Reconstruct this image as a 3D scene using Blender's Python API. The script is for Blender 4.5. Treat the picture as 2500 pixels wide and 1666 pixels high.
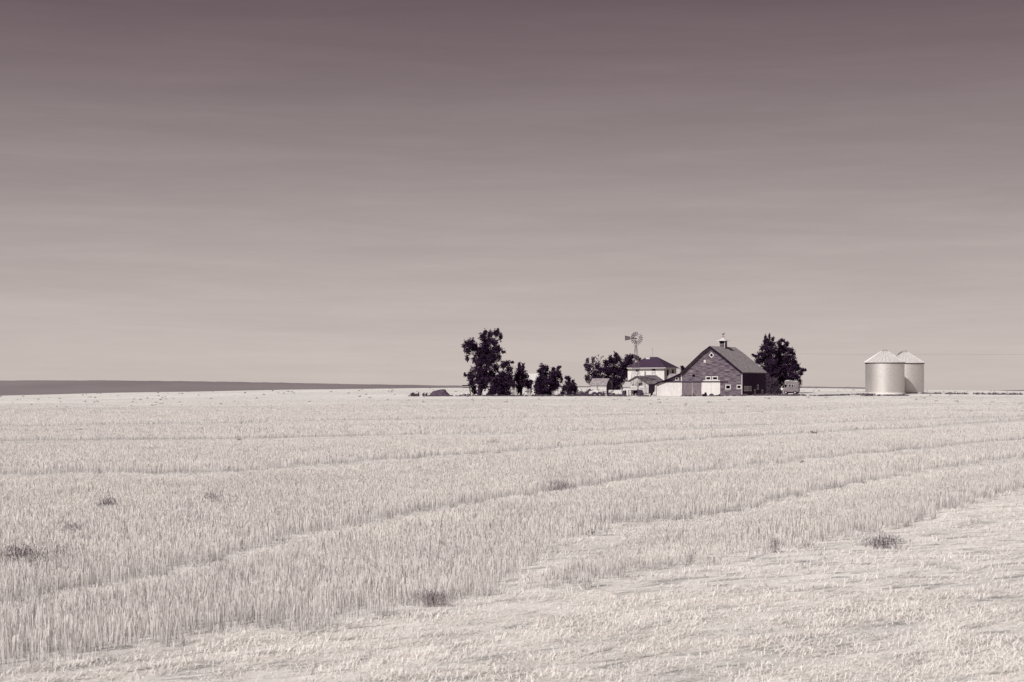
import bpy, math, random
import numpy as np
from mathutils import Vector
for o in list(bpy.data.objects): bpy.data.objects.remove(o)
scene = bpy.context.scene
COL = scene.collection
R = math.radians
random.seed(7); rng = np.random.default_rng(11)

# ------------------------------------------------------------------ camera
EYE = 3.0; F = 4000.0; CX = 1250.0; HY = 945.0      # focal length in photo pixels, horizon row
cam_d = bpy.data.cameras.new("camera"); cam = bpy.data.objects.new("camera", cam_d); COL.objects.link(cam)
cam.location = (0, 0, EYE); cam.rotation_euler = (R(90), 0, 0)
cam_d.sensor_width = 36; cam_d.lens = 36*F/2500; cam_d.shift_y = (HY-833)/2500
cam_d.clip_start = 0.5; cam_d.clip_end = 60000
cam_d.dof.use_dof = True; cam_d.dof.focus_distance = 110; cam_d.dof.aperture_fstop = 5.0
scene.camera = cam
# ------------------------------------------------------------------ light
SUN_AZ = 213.0; SUN_EL = 40.0
sd = bpy.data.lights.new("sun", 'SUN'); sun = bpy.data.objects.new("sun", sd); COL.objects.link(sun)
sd.energy = 5.0; sd.angle = R(0.5); sd.color = (1.0, 0.985, 0.965)
a, e = R(SUN_AZ), R(SUN_EL)
to_sun = Vector((math.sin(a)*math.cos(e), math.cos(a)*math.cos(e), math.sin(e)))
sun.rotation_euler = to_sun.to_track_quat('Z', 'Y').to_euler(); sun.location = (0, 0, 50)
w = bpy.data.worlds.new("World"); scene.world = w; w.use_nodes = True
nt = w.node_tree; N = nt.nodes; L = nt.links; N.clear()
out = N.new('ShaderNodeOutputWorld'); bg = N.new('ShaderNodeBackground'); L.new(bg.outputs[0], out.inputs[0])
bg.inputs[1].default_value = 0.10
sky = N.new('ShaderNodeTexSky'); sky.sky_type = 'NISHITA'; sky.sun_disc = False
sky.sun_elevation = R(SUN_EL); sky.sun_rotation = R(SUN_AZ); sky.air_density = 1.0; sky.dust_density = 1.0
bw = N.new('ShaderNodeRGBToBW'); L.new(sky.outputs[0], bw.inputs[0])
tc = N.new('ShaderNodeTexCoord'); sep = N.new('ShaderNodeSeparateXYZ'); L.new(tc.outputs['Generated'], sep.inputs[0])
ramp = N.new('ShaderNodeValToRGB'); L.new(sep.outputs[2], ramp.inputs[0])
cr = ramp.color_ramp; cr.interpolation = 'B_SPLINE'
SKYG = 1.0
# the film's response to the blue sky: deep tone overhead, pale at the horizon  (sin elevation -> gain)
stops = [(0.0, (.578, .503, .468)), (0.03, (.53, .46, .435)), (0.095, (.375, .320, .314)), (0.16, (.240, .193, .197)),
         (0.23, (.141, .100, .115)), (0.45, (.065, .040, .055)), (1.0, (.045, .026, .040))]
while len(cr.elements) < len(stops): cr.elements.new(0.5)
for el, (p, c) in zip(cr.elements, stops): el.position = p; el.color = (*c, 1)
cl = N.new('ShaderNodeMath'); cl.operation = 'DIVIDE'; cl.inputs[0].default_value = 1.0
# level the sky texture's own luminance, keep a third of its variation
pw = N.new('ShaderNodeMath'); pw.operation = 'POWER'; L.new(bw.outputs[0], pw.inputs[0]); pw.inputs[1].default_value = 0.12
gain = N.new('ShaderNodeMath'); gain.operation = 'MULTIPLY'; L.new(pw.outputs[0], gain.inputs[0]); gain.inputs[1].default_value = 8.6*SKYG
mp = N.new('ShaderNodeMapping'); mp.inputs['Scale'].default_value = (2.2, 2.2, 30); mp.inputs['Rotation'].default_value = (0, R(-3.5), 0)
L.new(tc.outputs['Generated'], mp.inputs[0])
ns = N.new('ShaderNodeTexNoise'); ns.inputs['Scale'].default_value = 1.7; ns.inputs['Detail'].default_value = 7; ns.inputs['Roughness'].default_value = .62
ns.inputs['Distortion'].default_value = .5
L.new(mp.outputs[0], ns.inputs['Vector'])
mr = N.new('ShaderNodeMapRange'); L.new(ns.outputs[0], mr.inputs[0]); mr.inputs[1].default_value = .3; mr.inputs[2].default_value = .75
mr.inputs[3].default_value = .955; mr.inputs[4].default_value = 1.07
mpb = N.new('ShaderNodeMapping'); mpb.inputs['Scale'].default_value = (11, 11, 120); mpb.inputs['Rotation'].default_value = (0, R(-1.2), 0); mpb.inputs['Location'].default_value = (.7, .2, .4)
L.new(tc.outputs['Generated'], mpb.inputs[0])
nw = N.new('ShaderNodeTexNoise'); nw.inputs['Scale'].default_value = 1.1; nw.inputs['Detail'].default_value = 9; nw.inputs['Roughness'].default_value = .7; L.new(mpb.outputs[0], nw.inputs['Vector'])
mw = N.new('ShaderNodeMapRange'); L.new(nw.outputs[0], mw.inputs[0])
for i_, v_ in enumerate((.45, .75, .992, 1.055)): mw.inputs[i_+1].default_value = v_
g2 = N.new('ShaderNodeMath'); g2.operation = 'MULTIPLY'; L.new(gain.outputs[0], g2.inputs[0]); L.new(mr.outputs[0], g2.inputs[1])
g3 = N.new('ShaderNodeMath'); g3.operation = 'MULTIPLY'; L.new(g2.outputs[0], g3.inputs[0]); L.new(mw.outputs[0], g3.inputs[1])
vm = N.new('ShaderNodeVectorMath'); vm.operation = 'SCALE'; L.new(ramp.outputs[0], vm.inputs[0]); L.new(g3.outputs[0], vm.inputs['Scale'])
L.new(vm.outputs[0], bg.inputs[0])
scene.view_settings.view_transform = 'Standard'; scene.view_settings.look = 'None'
scene.view_settings.exposure = 0.0; scene.view_settings.gamma = 1.0

# ------------------------------------------------------------------ materials
_tl = np.log([.0072, .05, .172, .516, .776])
_tr = np.array([(1.9, .58, 2.4), (1.30, .87, 1.25), (1.14, .96, .99), (1.05, .99, .96), (1.05, .99, .935)])
def tone(l):
    """print toning: colour of a surface of reflectance l in this toned black-and-white world"""
    return tuple(float(l*np.interp(math.log(l), _tl, _tr[:, k])) for k in range(3))
def mat(name, lo, hi=None, scale=3.0, stretch=(1, 1, 1), rough=.85, metal=0.0, detail=5, bump=0.0, coord='Object', p0=.35, p1=.65, rot=0, spec=.2):
    m = bpy.data.materials.new(name); m.use_nodes = True; nt = m.node_tree; n = nt.nodes; l = nt.links
    b = n['Principled BSDF']; b.inputs['Roughness'].default_value = rough; b.inputs['Metallic'].default_value = metal
    b.inputs['Specular IOR Level'].default_value = spec
    t = n.new('ShaderNodeTexCoord'); mp = n.new('ShaderNodeMapping'); l.new(t.outputs[coord], mp.inputs[0])
    mp.inputs['Scale'].default_value = stretch; mp.inputs['Rotation'].default_value = (0, 0, rot)
    ns = n.new('ShaderNodeTexNoise'); ns.inputs['Scale'].default_value = scale; ns.inputs['Detail'].default_value = detail
    l.new(mp.outputs[0], ns.inputs['Vector'])
    r = n.new('ShaderNodeValToRGB'); l.new(ns.outputs[0], r.inputs[0])
    r.color_ramp.elements[0].position = p0; r.color_ramp.elements[1].position = p1
    r.color_ramp.elements[0].color = (*tone(lo), 1); r.color_ramp.elements[1].color = (*tone(hi or lo*1.15), 1)
    l.new(r.outputs[0], b.inputs['Base Color'])
    if bump:
        bm = n.new('ShaderNodeBump'); bm.inputs['Strength'].default_value = 1; bm.inputs['Distance'].default_value = bump
        l.new(ns.outputs[0], bm.inputs['Height']); l.new(bm.outputs[0], b.inputs['Normal'])
    return m
M = {}
M['white'] = mat('white_paint', .51, .545, .8, rough=.7)
M['whiteboard'] = mat('white_boards', .43, .56, 2.0, (4, 4, .5), rough=.75)
M['trim'] = mat('white_trim', .42, .54, 4, rough=.7)
M['barnwood'] = mat('weathered_siding', .028, .20, 1.6, (.45, .45, 4.6), rough=.9, detail=12, p0=.38, p1=.72, bump=.0)
M['barnside_shade'] = mat('siding_painted_shade', .018, .034, 1.1, (.6, .6, 7), rough=.95, spec=.05)  # same weathered siding, darkened in colour to imitate the unlit side
M['barndoor'] = mat('old_door_boards', .085, .17, 2, (5, 5, .8), rough=.9, detail=8, p0=.35, p1=.7)
M['shingle'] = mat('old_shingles', .15, .27, 1.6, (1, 1, 1), rough=.95, detail=10, p0=.3, p1=.7, bump=.03)
M['houseroof'] = mat('dark_shingles', .026, .040, 2.5, rough=.95, detail=8)
M['paleshingle'] = mat('pale_roofing', .26, .42, 1.6, (3, 3, 1), rough=.9, detail=8)
M['greywood'] = mat('bleached_wood', .20, .62, 1.6, (5, 5, .7), rough=.9, detail=8, p0=.3, p1=.7)
M['oldroof'] = mat('rough_roof', .08, .27, 1.6, (1, 1, 1), rough=.95, detail=9, p0=.35, p1=.7, bump=.08)
M['black'] = mat('black_opening', .0015, .003, rough=1, spec=0)
M['barge'] = mat('black_bargeboard', .006, .012, rough=.9, spec=0)
M['dark'] = mat('dark_paint_and_shade', .022, .04, rough=.8)  # real dark parts, and painted shade on side walls and under bin eaves
M['steel'] = mat('galvanised_sheet', .56, .70, 2.5, (1, 1, 4), rough=.47, metal=.82, detail=8)
M['steelroof'] = mat('galvanised_roof', .46, .60, 3, rough=.55, metal=.25)
M['mill'] = mat('windmill_steel', .10, .20, 3, rough=.5, metal=.4)
M['iron'] = mat('rusty_iron', .05, .12, 5, rough=.8)
M['concrete'] = mat('concrete', .55, .66, 3)
M['vanpaint'] = mat('van_paint', .13, .17, 1, rough=.5)
M['grey_and_shade'] = mat('grey_paint_and_shade', .26, .32, 1, rough=.5)  # plain grey paint, and the shade painted onto the farmhouse side
M['tyre'] = mat('rubber', .012, .02)
M['leaf'] = mat('foliage', .010, .026, 1.3, detail=3, rough=.9, spec=.08, coord='Object')
M['leaf2'] = mat('foliage_pale', .03, .075, 1.6, detail=3, rough=.9, spec=.08, coord='Object')
M['bark'] = mat('bark', .012, .02, 6)
M['weed'] = mat('dry_weed', .16, .28, 3, coord='Object')
M['darkweed'] = mat('dark_weed', .05, .11, 3, coord='Object')
M['earth'] = mat('bare_earth', .04, .085, 2.2, detail=9, rough=1, bump=.05)
M['skin'] = mat('skin', .35, .4); M['shirt'] = mat('shirt', .70, .76); M['trouser'] = mat('trouser', .06, .08); M['hair'] = mat('hair', .5, .6)
M['hill'] = mat('far_hill', .165, .20, .004, (1, 1, 6), detail=12, rough=1, spec=0, p0=.3, p1=.7)

def straw_mat():
    m = bpy.data.materials.new('straw'); m.use_nodes = True; n = m.node_tree.nodes; l = m.node_tree.links
    b = n['Principled BSDF']; b.inputs['Roughness'].default_value = .75; b.inputs['Specular IOR Level'].default_value = .15
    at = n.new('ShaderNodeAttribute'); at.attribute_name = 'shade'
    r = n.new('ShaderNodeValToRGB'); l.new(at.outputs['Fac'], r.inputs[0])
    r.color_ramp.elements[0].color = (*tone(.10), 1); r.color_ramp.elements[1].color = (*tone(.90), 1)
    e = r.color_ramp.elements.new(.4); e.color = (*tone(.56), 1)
    l.new(r.outputs[0], b.inputs['Base Color'])
    tr = n.new('ShaderNodeBsdfTranslucent'); l.new(r.outputs[0], tr.inputs[0])
    mx = n.new('ShaderNodeMixShader'); mx.inputs[0].default_value = .35
    l.new(b.outputs[0], mx.inputs[1]); l.new(tr.outputs[0], mx.inputs[2]); l.new(mx.outputs[0], n['Material Output'].inputs[0])
    return m
M['straw'] = straw_mat()

def ground_mat():
    m = bpy.data.materials.new('stubble_soil'); m.use_nodes = True; n = m.node_tree.nodes; l = m.node_tree.links
    b = n['Principled BSDF']; b.inputs['Roughness'].default_value = 1; b.inputs['Specular IOR Level'].default_value = .05
    t = n.new('ShaderNodeTexCoord')
    def noise(scale, stretch, rot, det, rgh=.6, dist=0):
        m0 = n.new('ShaderNodeMapping'); l.new(t.outputs['Object'], m0.inputs[0]); m0.inputs['Rotation'].default_value = (0, 0, R(rot))
        mp = n.new('ShaderNodeMapping'); l.new(m0.outputs[0], mp.inputs[0]); mp.inputs['Scale'].default_value = stretch
        ns = n.new('ShaderNodeTexNoise'); ns.inputs['Scale'].default_value = scale; ns.inputs['Detail'].default_value = det
        ns.inputs['Roughness'].default_value = rgh; ns.inputs['Distortion'].default_value = dist
        l.new(mp.outputs[0], ns.inputs['Vector']); return ns
    def mrange(s, a, b2, c, d):
        r = n.new('ShaderNodeMapRange'); l.new(s, r.inputs[0])
        for i, v in enumerate((a, b2, c, d)): r.inputs[i+1].default_value = v
        return r.outputs[0]
    def mul(x, y):
        k = n.new('ShaderNodeMath'); k.operation = 'MULTIPLY'; l.new(x, k.inputs[0]); l.new(y, k.inputs[1]); return k.outputs[0]
    rows = mrange(noise(.12, (3.2, .16, 1), 38, 7, .6, .3).outputs[0], .32, .68, .74, 1.14)     # swaths running away to the right
    fine = mrange(noise(5, (3, .6, 1), 34, 8, .75).outputs[0], .3, .7, .80, 1.16)
    clump = mrange(noise(.9, (1, 1, 1), 0, 10, .7).outputs[0], .35, .65, .88, 1.08)
    big = mrange(noise(.02, (1, 1, 1), 0, 3, .5).outputs[0], .35, .65, .94, 1.06)
    k0 = mul(mul(rows, fine), mul(clump, big))
    gaps = mrange(noise(1.3, (2.4, .6, 1), 52, 7, .72, .6).outputs[0], .50, .63, 1.0, .44)
    k = mul(k0, gaps)
    c = n.new('ShaderNodeVectorMath'); c.operation = 'SCALE'; c.inputs[0].default_value = tone(.745); l.new(k, c.inputs['Scale'])
    l.new(c.outputs[0], b.inputs['Base Color'])
    bn = n.new('ShaderNodeBump'); bn.inputs['Distance'].default_value = .06; bn.inputs['Strength'].default_value = .6
    l.new(noise(3, (1, 1, 1), 0, 9, .8).outputs[0], bn.inputs['Height']); l.new(bn.outputs[0], b.inputs['Normal'])
    return m
M['ground'] = ground_mat()

# ------------------------------------------------------------------ helpers
def put(name, me, m=None, parent=None, loc=None, rz=None):
    o = bpy.data.objects.new(name, me); COL.objects.link(o)
    if m is not None: me.materials.append(m)
    if parent: o.parent = parent
    if loc is not None: o.location = loc
    if rz is not None: o.rotation_euler = (0, 0, rz)
    return o
def tag(o, label=None, cat=None, group=None, kind=None):
    if label: o['label'] = label
    if cat: o['category'] = cat
    if group: o['group'] = group
    if kind: o['kind'] = kind
    return o
def thing(name, label, cat, loc, rz=0, group=None):
    o = bpy.data.objects.new(name, None); COL.objects.link(o); o.location = loc; o.rotation_euler = (0, 0, rz)
    o.empty_display_size = .3
    return tag(o, label, cat, group)
class MB:
    def __init__(s): s.v = []; s.f = []
    def add(s, vs, fs):
        b = len(s.v); s.v += [tuple(p) for p in vs]; s.f += [tuple(i+b for i in f) for f in fs]; return s
    def box(s, x0, x1, y0, y1, z0, z1):
        vs = [(x, y, z) for z in (z0, z1) for y in (y0, y1) for x in (x0, x1)]
        return s.add(vs, [(0, 2, 3, 1), (4, 5, 7, 6), (0, 1, 5, 4), (2, 6, 7, 3), (0, 4, 6, 2), (1, 3, 7, 5)])
    def prism(s, prof, y0, y1):                     # profile in x,z extruded along y
        n = len(prof); vs = [(x, y0, z) for x, z in prof]+[(x, y1, z) for x, z in prof]
        return s.add(vs, [tuple(range(n)), tuple(range(2*n-1, n-1, -1))]+[(i, i+n, (i+1) % n+n, (i+1) % n) for i in range(n)])
    def prismx(s, prof, x0, x1):                    # profile in y,z extruded along x
        n = len(prof); vs = [(x0, y, z) for y, z in prof]+[(x1, y, z) for y, z in prof]
        return s.add(vs, [tuple(range(n-1, -1, -1)), tuple(range(n, 2*n))]+[(i, (i+1) % n, (i+1) % n+n, i+n) for i in range(n)])
    def prismz(s, prof, z0, z1):
        n = len(prof); vs = [(x, y, z0) for x, y in prof]+[(x, y, z1) for x, y in prof]
        return s.add(vs, [tuple(range(n-1, -1, -1)), tuple(range(n, 2*n))]+[(i, (i+1) % n, (i+1) % n+n, i+n) for i in range(n)])
    def tube(s, p0, p1, r0, r1=None, n=8):
        r1 = r0 if r1 is None else r1
        p0, p1 = Vector(p0), Vector(p1); d = (p1-p0).normalized()
        a = d.orthogonal().normalized(); b = d.cross(a)
        vs = [p+(a*math.cos(2*math.pi*i/n)+b*math.sin(2*math.pi*i/n))*r for p, r in ((p0, r0), (p1, r1)) for i in range(n)]
        return s.add(vs, [(i, (i+1) % n, (i+1) % n+n, i+n) for i in range(n)]+[tuple(range(n-1, -1, -1)), tuple(range(n, 2*n))])
    def lathe(s, prof, n=48, cx=0, cy=0):            # (r, z) list
        k = len(prof); vs = [(cx+r*math.cos(2*math.pi*i/n), cy+r*math.sin(2*math.pi*i/n), z) for r, z in prof for i in range(n)]
        return s.add(vs, [(j*n+i, j*n+(i+1) % n, (j+1)*n+(i+1) % n, (j+1)*n+i) for j in range(k-1) for i in range(n)])
    def ball(s, c, rx, ry, rz, n=10, m=7, jit=0):
        vs = []
        for j in range(m+1):
            t = math.pi*j/m
            for i in range(n):
                q = 1+random.uniform(-jit, jit); p = 2*math.pi*i/n
                vs.append((c[0]+rx*q*math.sin(t)*math.cos(p), c[1]+ry*q*math.sin(t)*math.sin(p), c[2]+rz*q*math.cos(t)))
        return s.add(vs, [(j*n+i, (j+1)*n+i, (j+1)*n+(i+1) % n, j*n+(i+1) % n) for j in range(m) for i in range(n)])
    def build(s, name, m, parent=None, smooth=False, bevel=0, **k):
        me = bpy.data.meshes.new(name); me.from_pydata(s.v, [], s.f); me.validate(); me.update()
        if smooth: me.polygons.foreach_set('use_smooth', [True]*len(me.polygons))
        o = put(name, me, m, parent, **k)
        if bevel:
            b = o.modifiers.new('bevel', 'BEVEL'); b.width = bevel; b.segments = 2
        return o
def np_mesh(name, V, Q, m, parent=None, shade=None):
    me = bpy.data.meshes.new(name); nf = len(Q)
    me.vertices.add(len(V)); me.vertices.foreach_set('co', np.ascontiguousarray(V, dtype=np.float32).ravel())
    me.loops.add(nf*4); me.loops.foreach_set('vertex_index', np.ascontiguousarray(Q, dtype=np.int32).ravel())
    me.polygons.add(nf); me.polygons.foreach_set('loop_start', np.arange(0, nf*4, 4, dtype=np.int32))
    try: me.polygons.foreach_set('loop_total', np.full(nf, 4, dtype=np.int32))
    except Exception: pass
    if shade is not None:
        at = me.attributes.new('shade', 'FLOAT', 'POINT'); at.data.foreach_set('value', shade.astype(np.float32))
    me.update(calc_edges=True)
    return put(name, me, m, parent)
def at(px, py, Y):
    """point of the place seen at photo position px,py that stands Y metres out"""
    return Vector(((px-CX)/F*Y, Y, EYE+(HY-py)/F*Y))
ROT = R(30)
U = Vector((math.cos(ROT), -math.sin(ROT), 0)); V_ = Vector((math.sin(ROT), math.cos(ROT), 0))
class Frame:
    """local frame of a building: x along its front, y into its depth"""
    def __init__(s, px, Y, z=None, rot=None):
        rot = ROT if rot is None else rot; s.rot = rot
        s.U = Vector((math.cos(rot), -math.sin(rot), 0)); s.V = Vector((math.sin(rot), math.cos(rot), 0))
        x = (px-CX)/F*Y; s.P = Vector((x, Y, terrain(x, Y) if z is None else z)); s.C = Vector((0, 0, EYE))
    def f(s, px, py, v=0):
        d = Vector(((px-CX)/F, 1, (HY-py)/F)); p = s.P+s.V*v
        t = (p-s.C).dot(s.V)/d.dot(s.V); q = s.C+d*t-s.P
        return q.dot(s.U), q.z
    def s(s, px, py, u=0):
        d = Vector(((px-CX)/F, 1, (HY-py)/F)); p = s.P+s.U*u
        t = (p-s.C).dot(s.U)/d.dot(s.U); q = s.C+d*t-s.P
        return q.dot(s.V), q.z

# ------------------------------------------------------------------ ground
TT = np.array([-.6, -.3125, -.2375, -.1875, -.14, -.06, .01, .10, .19, .215, .25, .31, .6])
ZC = np.array([-.5, .25, 1.25, 1.6, 2.1, 2.6, 2.85, 2.85, 2.62, 2.4, 2.1, 1.7, .9])
Z3 = np.array([-.3, -.1, .25, .5, .8, 1.04, 1.06, 1.02, 1.2, 1.45, 1.5, 1.3, .6])
KY = np.array([-4000, 0, 60, 120, 220, 350, 500, 570, 900, 1600, 6000, 20000.])
def terrain_np(X, Y):
    X = np.asarray(X, float); Y = np.asarray(Y, float)
    t = X/np.maximum(Y, 160.)
    zc = np.interp(t, TT, ZC); z3 = np.interp(t, TT, Z3)
    vals = [0*zc-2, 0*zc, 0*zc, .05+0*zc, .42*z3, z3, zc, zc-.6, zc*0-16, zc*0-40, zc*0-60, zc*0-60]
    z = np.zeros_like(t)
    for i in range(len(KY)-1):
        a0, a1 = KY[i], KY[i+1]; mk = (Y >= a0) & (Y < a1)
        s = (Y-a0)/(a1-a0)
        # catmull style slopes
        v0, v1 = vals[i], vals[i+1]
        vm_ = vals[max(i-1, 0)]; vp = vals[min(i+2, len(KY)-1)]
        d0 = np.where(i == 0, 0, (v1-vm_)/(a1-KY[max(i-1, 0)]))*(a1-a0); d1 = (vp-v0)/(KY[min(i+2, len(KY)-1)]-a0)*(a1-a0)
        if i == 5: d1 = (zc*0)                       # the crest
        if i == 6: d0 = (zc*0); d1 = d1*0-1.0
        if i < 2: d0 = 0*zc; d1 = 0*zc
        h = (2*s**3-3*s**2+1)*v0+(s**3-2*s**2+s)*d0+(-2*s**3+3*s**2)*v1+(s**3-s**2)*d1
        z = np.where(mk, h, z)
    und = .035*np.sin(X*.11+.4*np.sin(Y*.05))*np.sin(Y*.07+1.3)+.02*np.sin(X*.31+Y*.23)
    fade = np.clip(np.hypot(X, Y)/40, 0, 1)*np.clip((600-Y)/200, 0, 1)
    return z+und*fade
def terrain(x, y): return float(terrain_np(np.array([x]), np.array([y]))[0])
ys = np.concatenate([np.linspace(-3000, -60, 12), np.linspace(-50, 200, 180), np.linspace(202, 600, 200), np.geomspace(606, 15000, 50)])
xs = np.concatenate([-np.geomspace(220, 9000, 26)[::-1], np.linspace(-215, 215, 240), np.geomspace(220, 9000, 26)])
GX, GY = np.meshgrid(xs, ys); GZ = terrain_np(GX, GY)
ny, nx = GX.shape; idx = np.arange(ny*nx).reshape(ny, nx)
Q = np.stack([idx[:-1, :-1], idx[:-1, 1:], idx[1:, 1:], idx[1:, :-1]], -1).reshape(-1, 4)
g = np_mesh('ground', np.stack([GX, GY, GZ], -1).reshape(-1, 3), Q, M['ground'])
g.data.polygons.foreach_set('use_smooth', [True]*len(g.data.polygons))
tag(g, 'pale harvested grain field rolling away to the horizon', kind='structure')

# far hills: one long low plateau with a rough rim
hx = np.linspace(-2600, 2600, 900)
prof_px = [-1500, -500, 0, 250, 450, 650, 850, 1000, 1120, 1430, 1800, 1960, 2050, 2110, 2140, 2400, 2435, 2460, 2500, 2800, 3500]
prof_py = [934, 930, 929.5, 929, 931, 934, 938, 940.2, 941.8, 943, 944, 944, 945.2, 946.6, 950, 955, 954, 953, 952.4, 950, 950]
YH = 4000.
top = EYE+(HY-np.interp(hx/YH*F+CX, prof_px, prof_py))*YH/F
rough = np.convolve(rng.normal(0, 1, 900+8), np.ones(5)/5, 'same')[4:-4]*.55
layers = [(3000, -65, 0), (3500, None, .55), (3900, None, .93), (4000, None, 1), (4200, None, .9), (5200, -65, 0)]
VV = []
for (yy, zz, fr) in layers:
    z = np.full_like(hx, zz) if zz is not None else -65+(top+65)*fr+(rough if fr == 1 else 0)
    VV.append(np.stack([hx*(yy/YH if yy <= YH else 1), np.full_like(hx, yy), z], -1))
idx = np.arange(len(layers)*900).reshape(len(layers), 900)
Q = np.stack([idx[:-1, :-1], idx[:-1, 1:], idx[1:, 1:], idx[1:, :-1]], -1).reshape(-1, 4)
h = np_mesh('hills', np.concatenate(VV), Q, M['hill']); tag(h, 'long low grey plateau on the horizon', kind='structure')

# ------------------------------------------------------------------ barn
def win_mesh(parent, fr, x0, x1, y0, y1, t=None, frame_w=.16, proud=.06, pane='black', v=0, framem='trim'):
    """window on a front wall given by its photo outline"""
    (a, zt), (b, zb) = fr.f(x0, y0, v), fr.f(x1, y1, v)
    f = MB(); yo = v-proud
    f.box(a, b, yo, v+.02, zt-frame_w, zt); f.box(a, b, yo, v+.02, zb, zb+frame_w)
    f.box(a, a+frame_w, yo, v+.02, zb+frame_w, zt-frame_w); f.box(b-frame_w, b, yo, v+.02, zb+frame_w, zt-frame_w)
    wdw = f.build('window', M[framem], parent)
    MB().box(a+frame_w, b-frame_w, v-.012, v+.03, zb+frame_w, zt-frame_w).build('pane', M[pane], wdw)
    return wdw
FB = Frame(1812, 350); FB.P.z = .99
LB = 13.6
barn = thing('barn', 'big weathered wooden barn with a cupola and white sliding doors', 'barn', FB.P, -ROT)
pts = [FB.f(*p) for p in ((1663, 911.5), (1716.5, 859.5), (1735.8, 845), (1759, 862), (1812, 908.5))]
xl = FB.f(1665, 968)[0]
main = [(xl, -1.2), (xl, pts[0][1]-.15)]+[(pts[1][0], pts[1][1]-.2), (pts[2][0], pts[2][1]-.2), (pts[3][0], pts[3][1]-.2)]+[(0, pts[4][1]-.02), (0, -1.2)]
MB().prism(main, 0, LB).build('front_wall', M['barnwood'], barn)
MB().box(0.003, .03, .05, LB-.03, -1.2, pts[4][1]-.1).build('side_wall', M['barnside_shade'], barn)['label'] = 'side wall of the barn, its shade put into the colour'  # darker sheet over the wall, shade of the unlit side as colour
def roof_strip(low, th, y0, y1):
    up = [(x, z+th) for x, z in low]
    return MB().prism(low+up[::-1], y0, y1)
rl = [(pts[1][0]-0, pts[1][1]-.17), (pts[2][0], pts[2][1]-.17), (pts[3][0], pts[3][1]-.17)]
ev = FB.f(1815, 909.5)
dx = pts[0][0]-rl[0][0]; dz = pts[0][1]-.14-rl[0][1]
roof_low = [(rl[0][0]+dx, rl[0][1]+dz)]+rl+[(ev[0]+.05, ev[1]-.12)]
rf = roof_strip(roof_low, .17, -.70, LB+.25).build('roof', M['shingle'], barn)
fl = [(x, z-.12) for x, z in roof_low]
fas = MB().prism([(x, z-.14) for x, z in roof_low]+[(x, z+.165) for x, z in roof_low][::-1], -.75, -.703).build('bargeboard', M['barge'], rf)
# lean-to on the left
k0 = FB.f(1663, 912); k1 = FB.f(1640, 923); k2 = FB.f(1597, 939); wl = FB.f(1604, 968)[0]
zl = lambda x: k2[1]+(k1[1]-k2[1])*(x-k2[0])/(k1[0]-k2[0])
MB().prism([(wl, -1.2), (wl, zl(wl)-.1), (k1[0], k1[1]-.1), (xl-.01, k0[1]-.12), (xl-.01, -1.2)], .04, LB-.1).build('lean_to_wall', M['barnwood'], barn)
lr = MB().prism([(k2[0], k2[1]-.06), (k1[0], k1[1]-.07), (k0[0], k0[1]-.09), (k0[0], k0[1]+.06), (k1[0], k1[1]+.07), (k2[0], k2[1]+.07)], -.5, LB+.2).build('lean_to_roof', M['shingle'], barn)
MB().prism([(k2[0], k2[1]-.22), (k1[0], k1[1]-.24), (k0[0], k0[1]-.26), (k0[0], k0[1]+.05), (k1[0], k1[1]+.06), (k2[0], k2[1]+.06)], -.56, -.503).build('bargeboard', M['barge'], lr)
# doors, rail, trim
def panel(name, fr, x0, x1, y0, y1, m, v0=-.09, v1=-.03, parent=None, z0=None):
    a, zt = fr.f(x0, y0); b, zb = fr.f(x1, y1)
    return MB().box(a, b, v0, v1, zb if z0 is None else z0, zt).build(name, m, parent or barn)
d1 = panel('sliding_door', FB, 1603.5, 1665.2, 934.3, 968, M['whiteboard'], z0=.02, v0=-.05, v1=.035)
d1['label'] = 'wide white door under the lean-to roof'
d2 = panel('sliding_door', FB, 1667, 1713.6, 934.3, 968, M['barndoor'], z0=.15, v0=-.05, v1=-.004); d2['label'] = 'unpainted grey sliding door'
for k in (1690, 1712.6): panel('batten', FB, k, k+.9, 935, 967, M['greywood'], v0=-.07, v1=-.052, parent=d2, z0=.2)
for (x0, x1) in ((1714, 1736.2), (1736.5, 1758.5)):
    d = panel('sliding_door', FB, x0, x1, 934.5, 967.5, M['white'], z0=.06); d['label'] = 'white door leaf in the middle of the barn front'
    a, zt = FB.f(x0, 934.5); b, _ = FB.f(x1, 934.5); zm = zt*.53
    q = MB(); q.box(a+.02, b-.02, -.105, -.092, zt-.16, zt-.02); q.box(a+.02, b-.02, -.105, -.092, .08, .22)
    q.box(a+.02, a+.12, -.105, -.092, .22, zt-.16); q.box(b-.12, b-.02, -.105, -.092, .22, zt-.16)
    q.box(a+.12, b-.12, -.105, -.092, zm-.07, zm+.07); q.build('door_frame', M['white'], d)
panel('door_rail', FB, 1604, 1777, 931.6, 933.6, M['dark'], v0=-.16, v1=-.03)
panel('sill_board', FB, 1717, 1758, 928.6, 930.9, M['trim'], v0=-.08, v1=-.003)
panel('corner_board', FB, 1810.8, 1812.2, 909.5, 967, M['trim'], v0=-.05, v1=-.003, z0=-.1)
panel('corner_board', FB, 1662.8, 1664.9, 915, 931, M['trim'], v0=-.05, v1=-.003)
panel('patch_boards', FB, 1718, 1723.5, 879, 886.5, M['greywood'], v0=-.03, v1=-.003)
panel('broken_opening', FB, 1690.5, 1696.5, 914.5, 920.5, M['black'], v0=-.012, v1=.02)
panel('broken_opening', FB, 1692, 1695, 962.6, 964.6, M['black'], v0=-.06, v1=-.052)
win_mesh(barn, FB, 1722.7, 1736.6, 919, 929, frame_w=.2); win_mesh(barn, FB, 1738.8, 1753, 919, 929, frame_w=.2)
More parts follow.
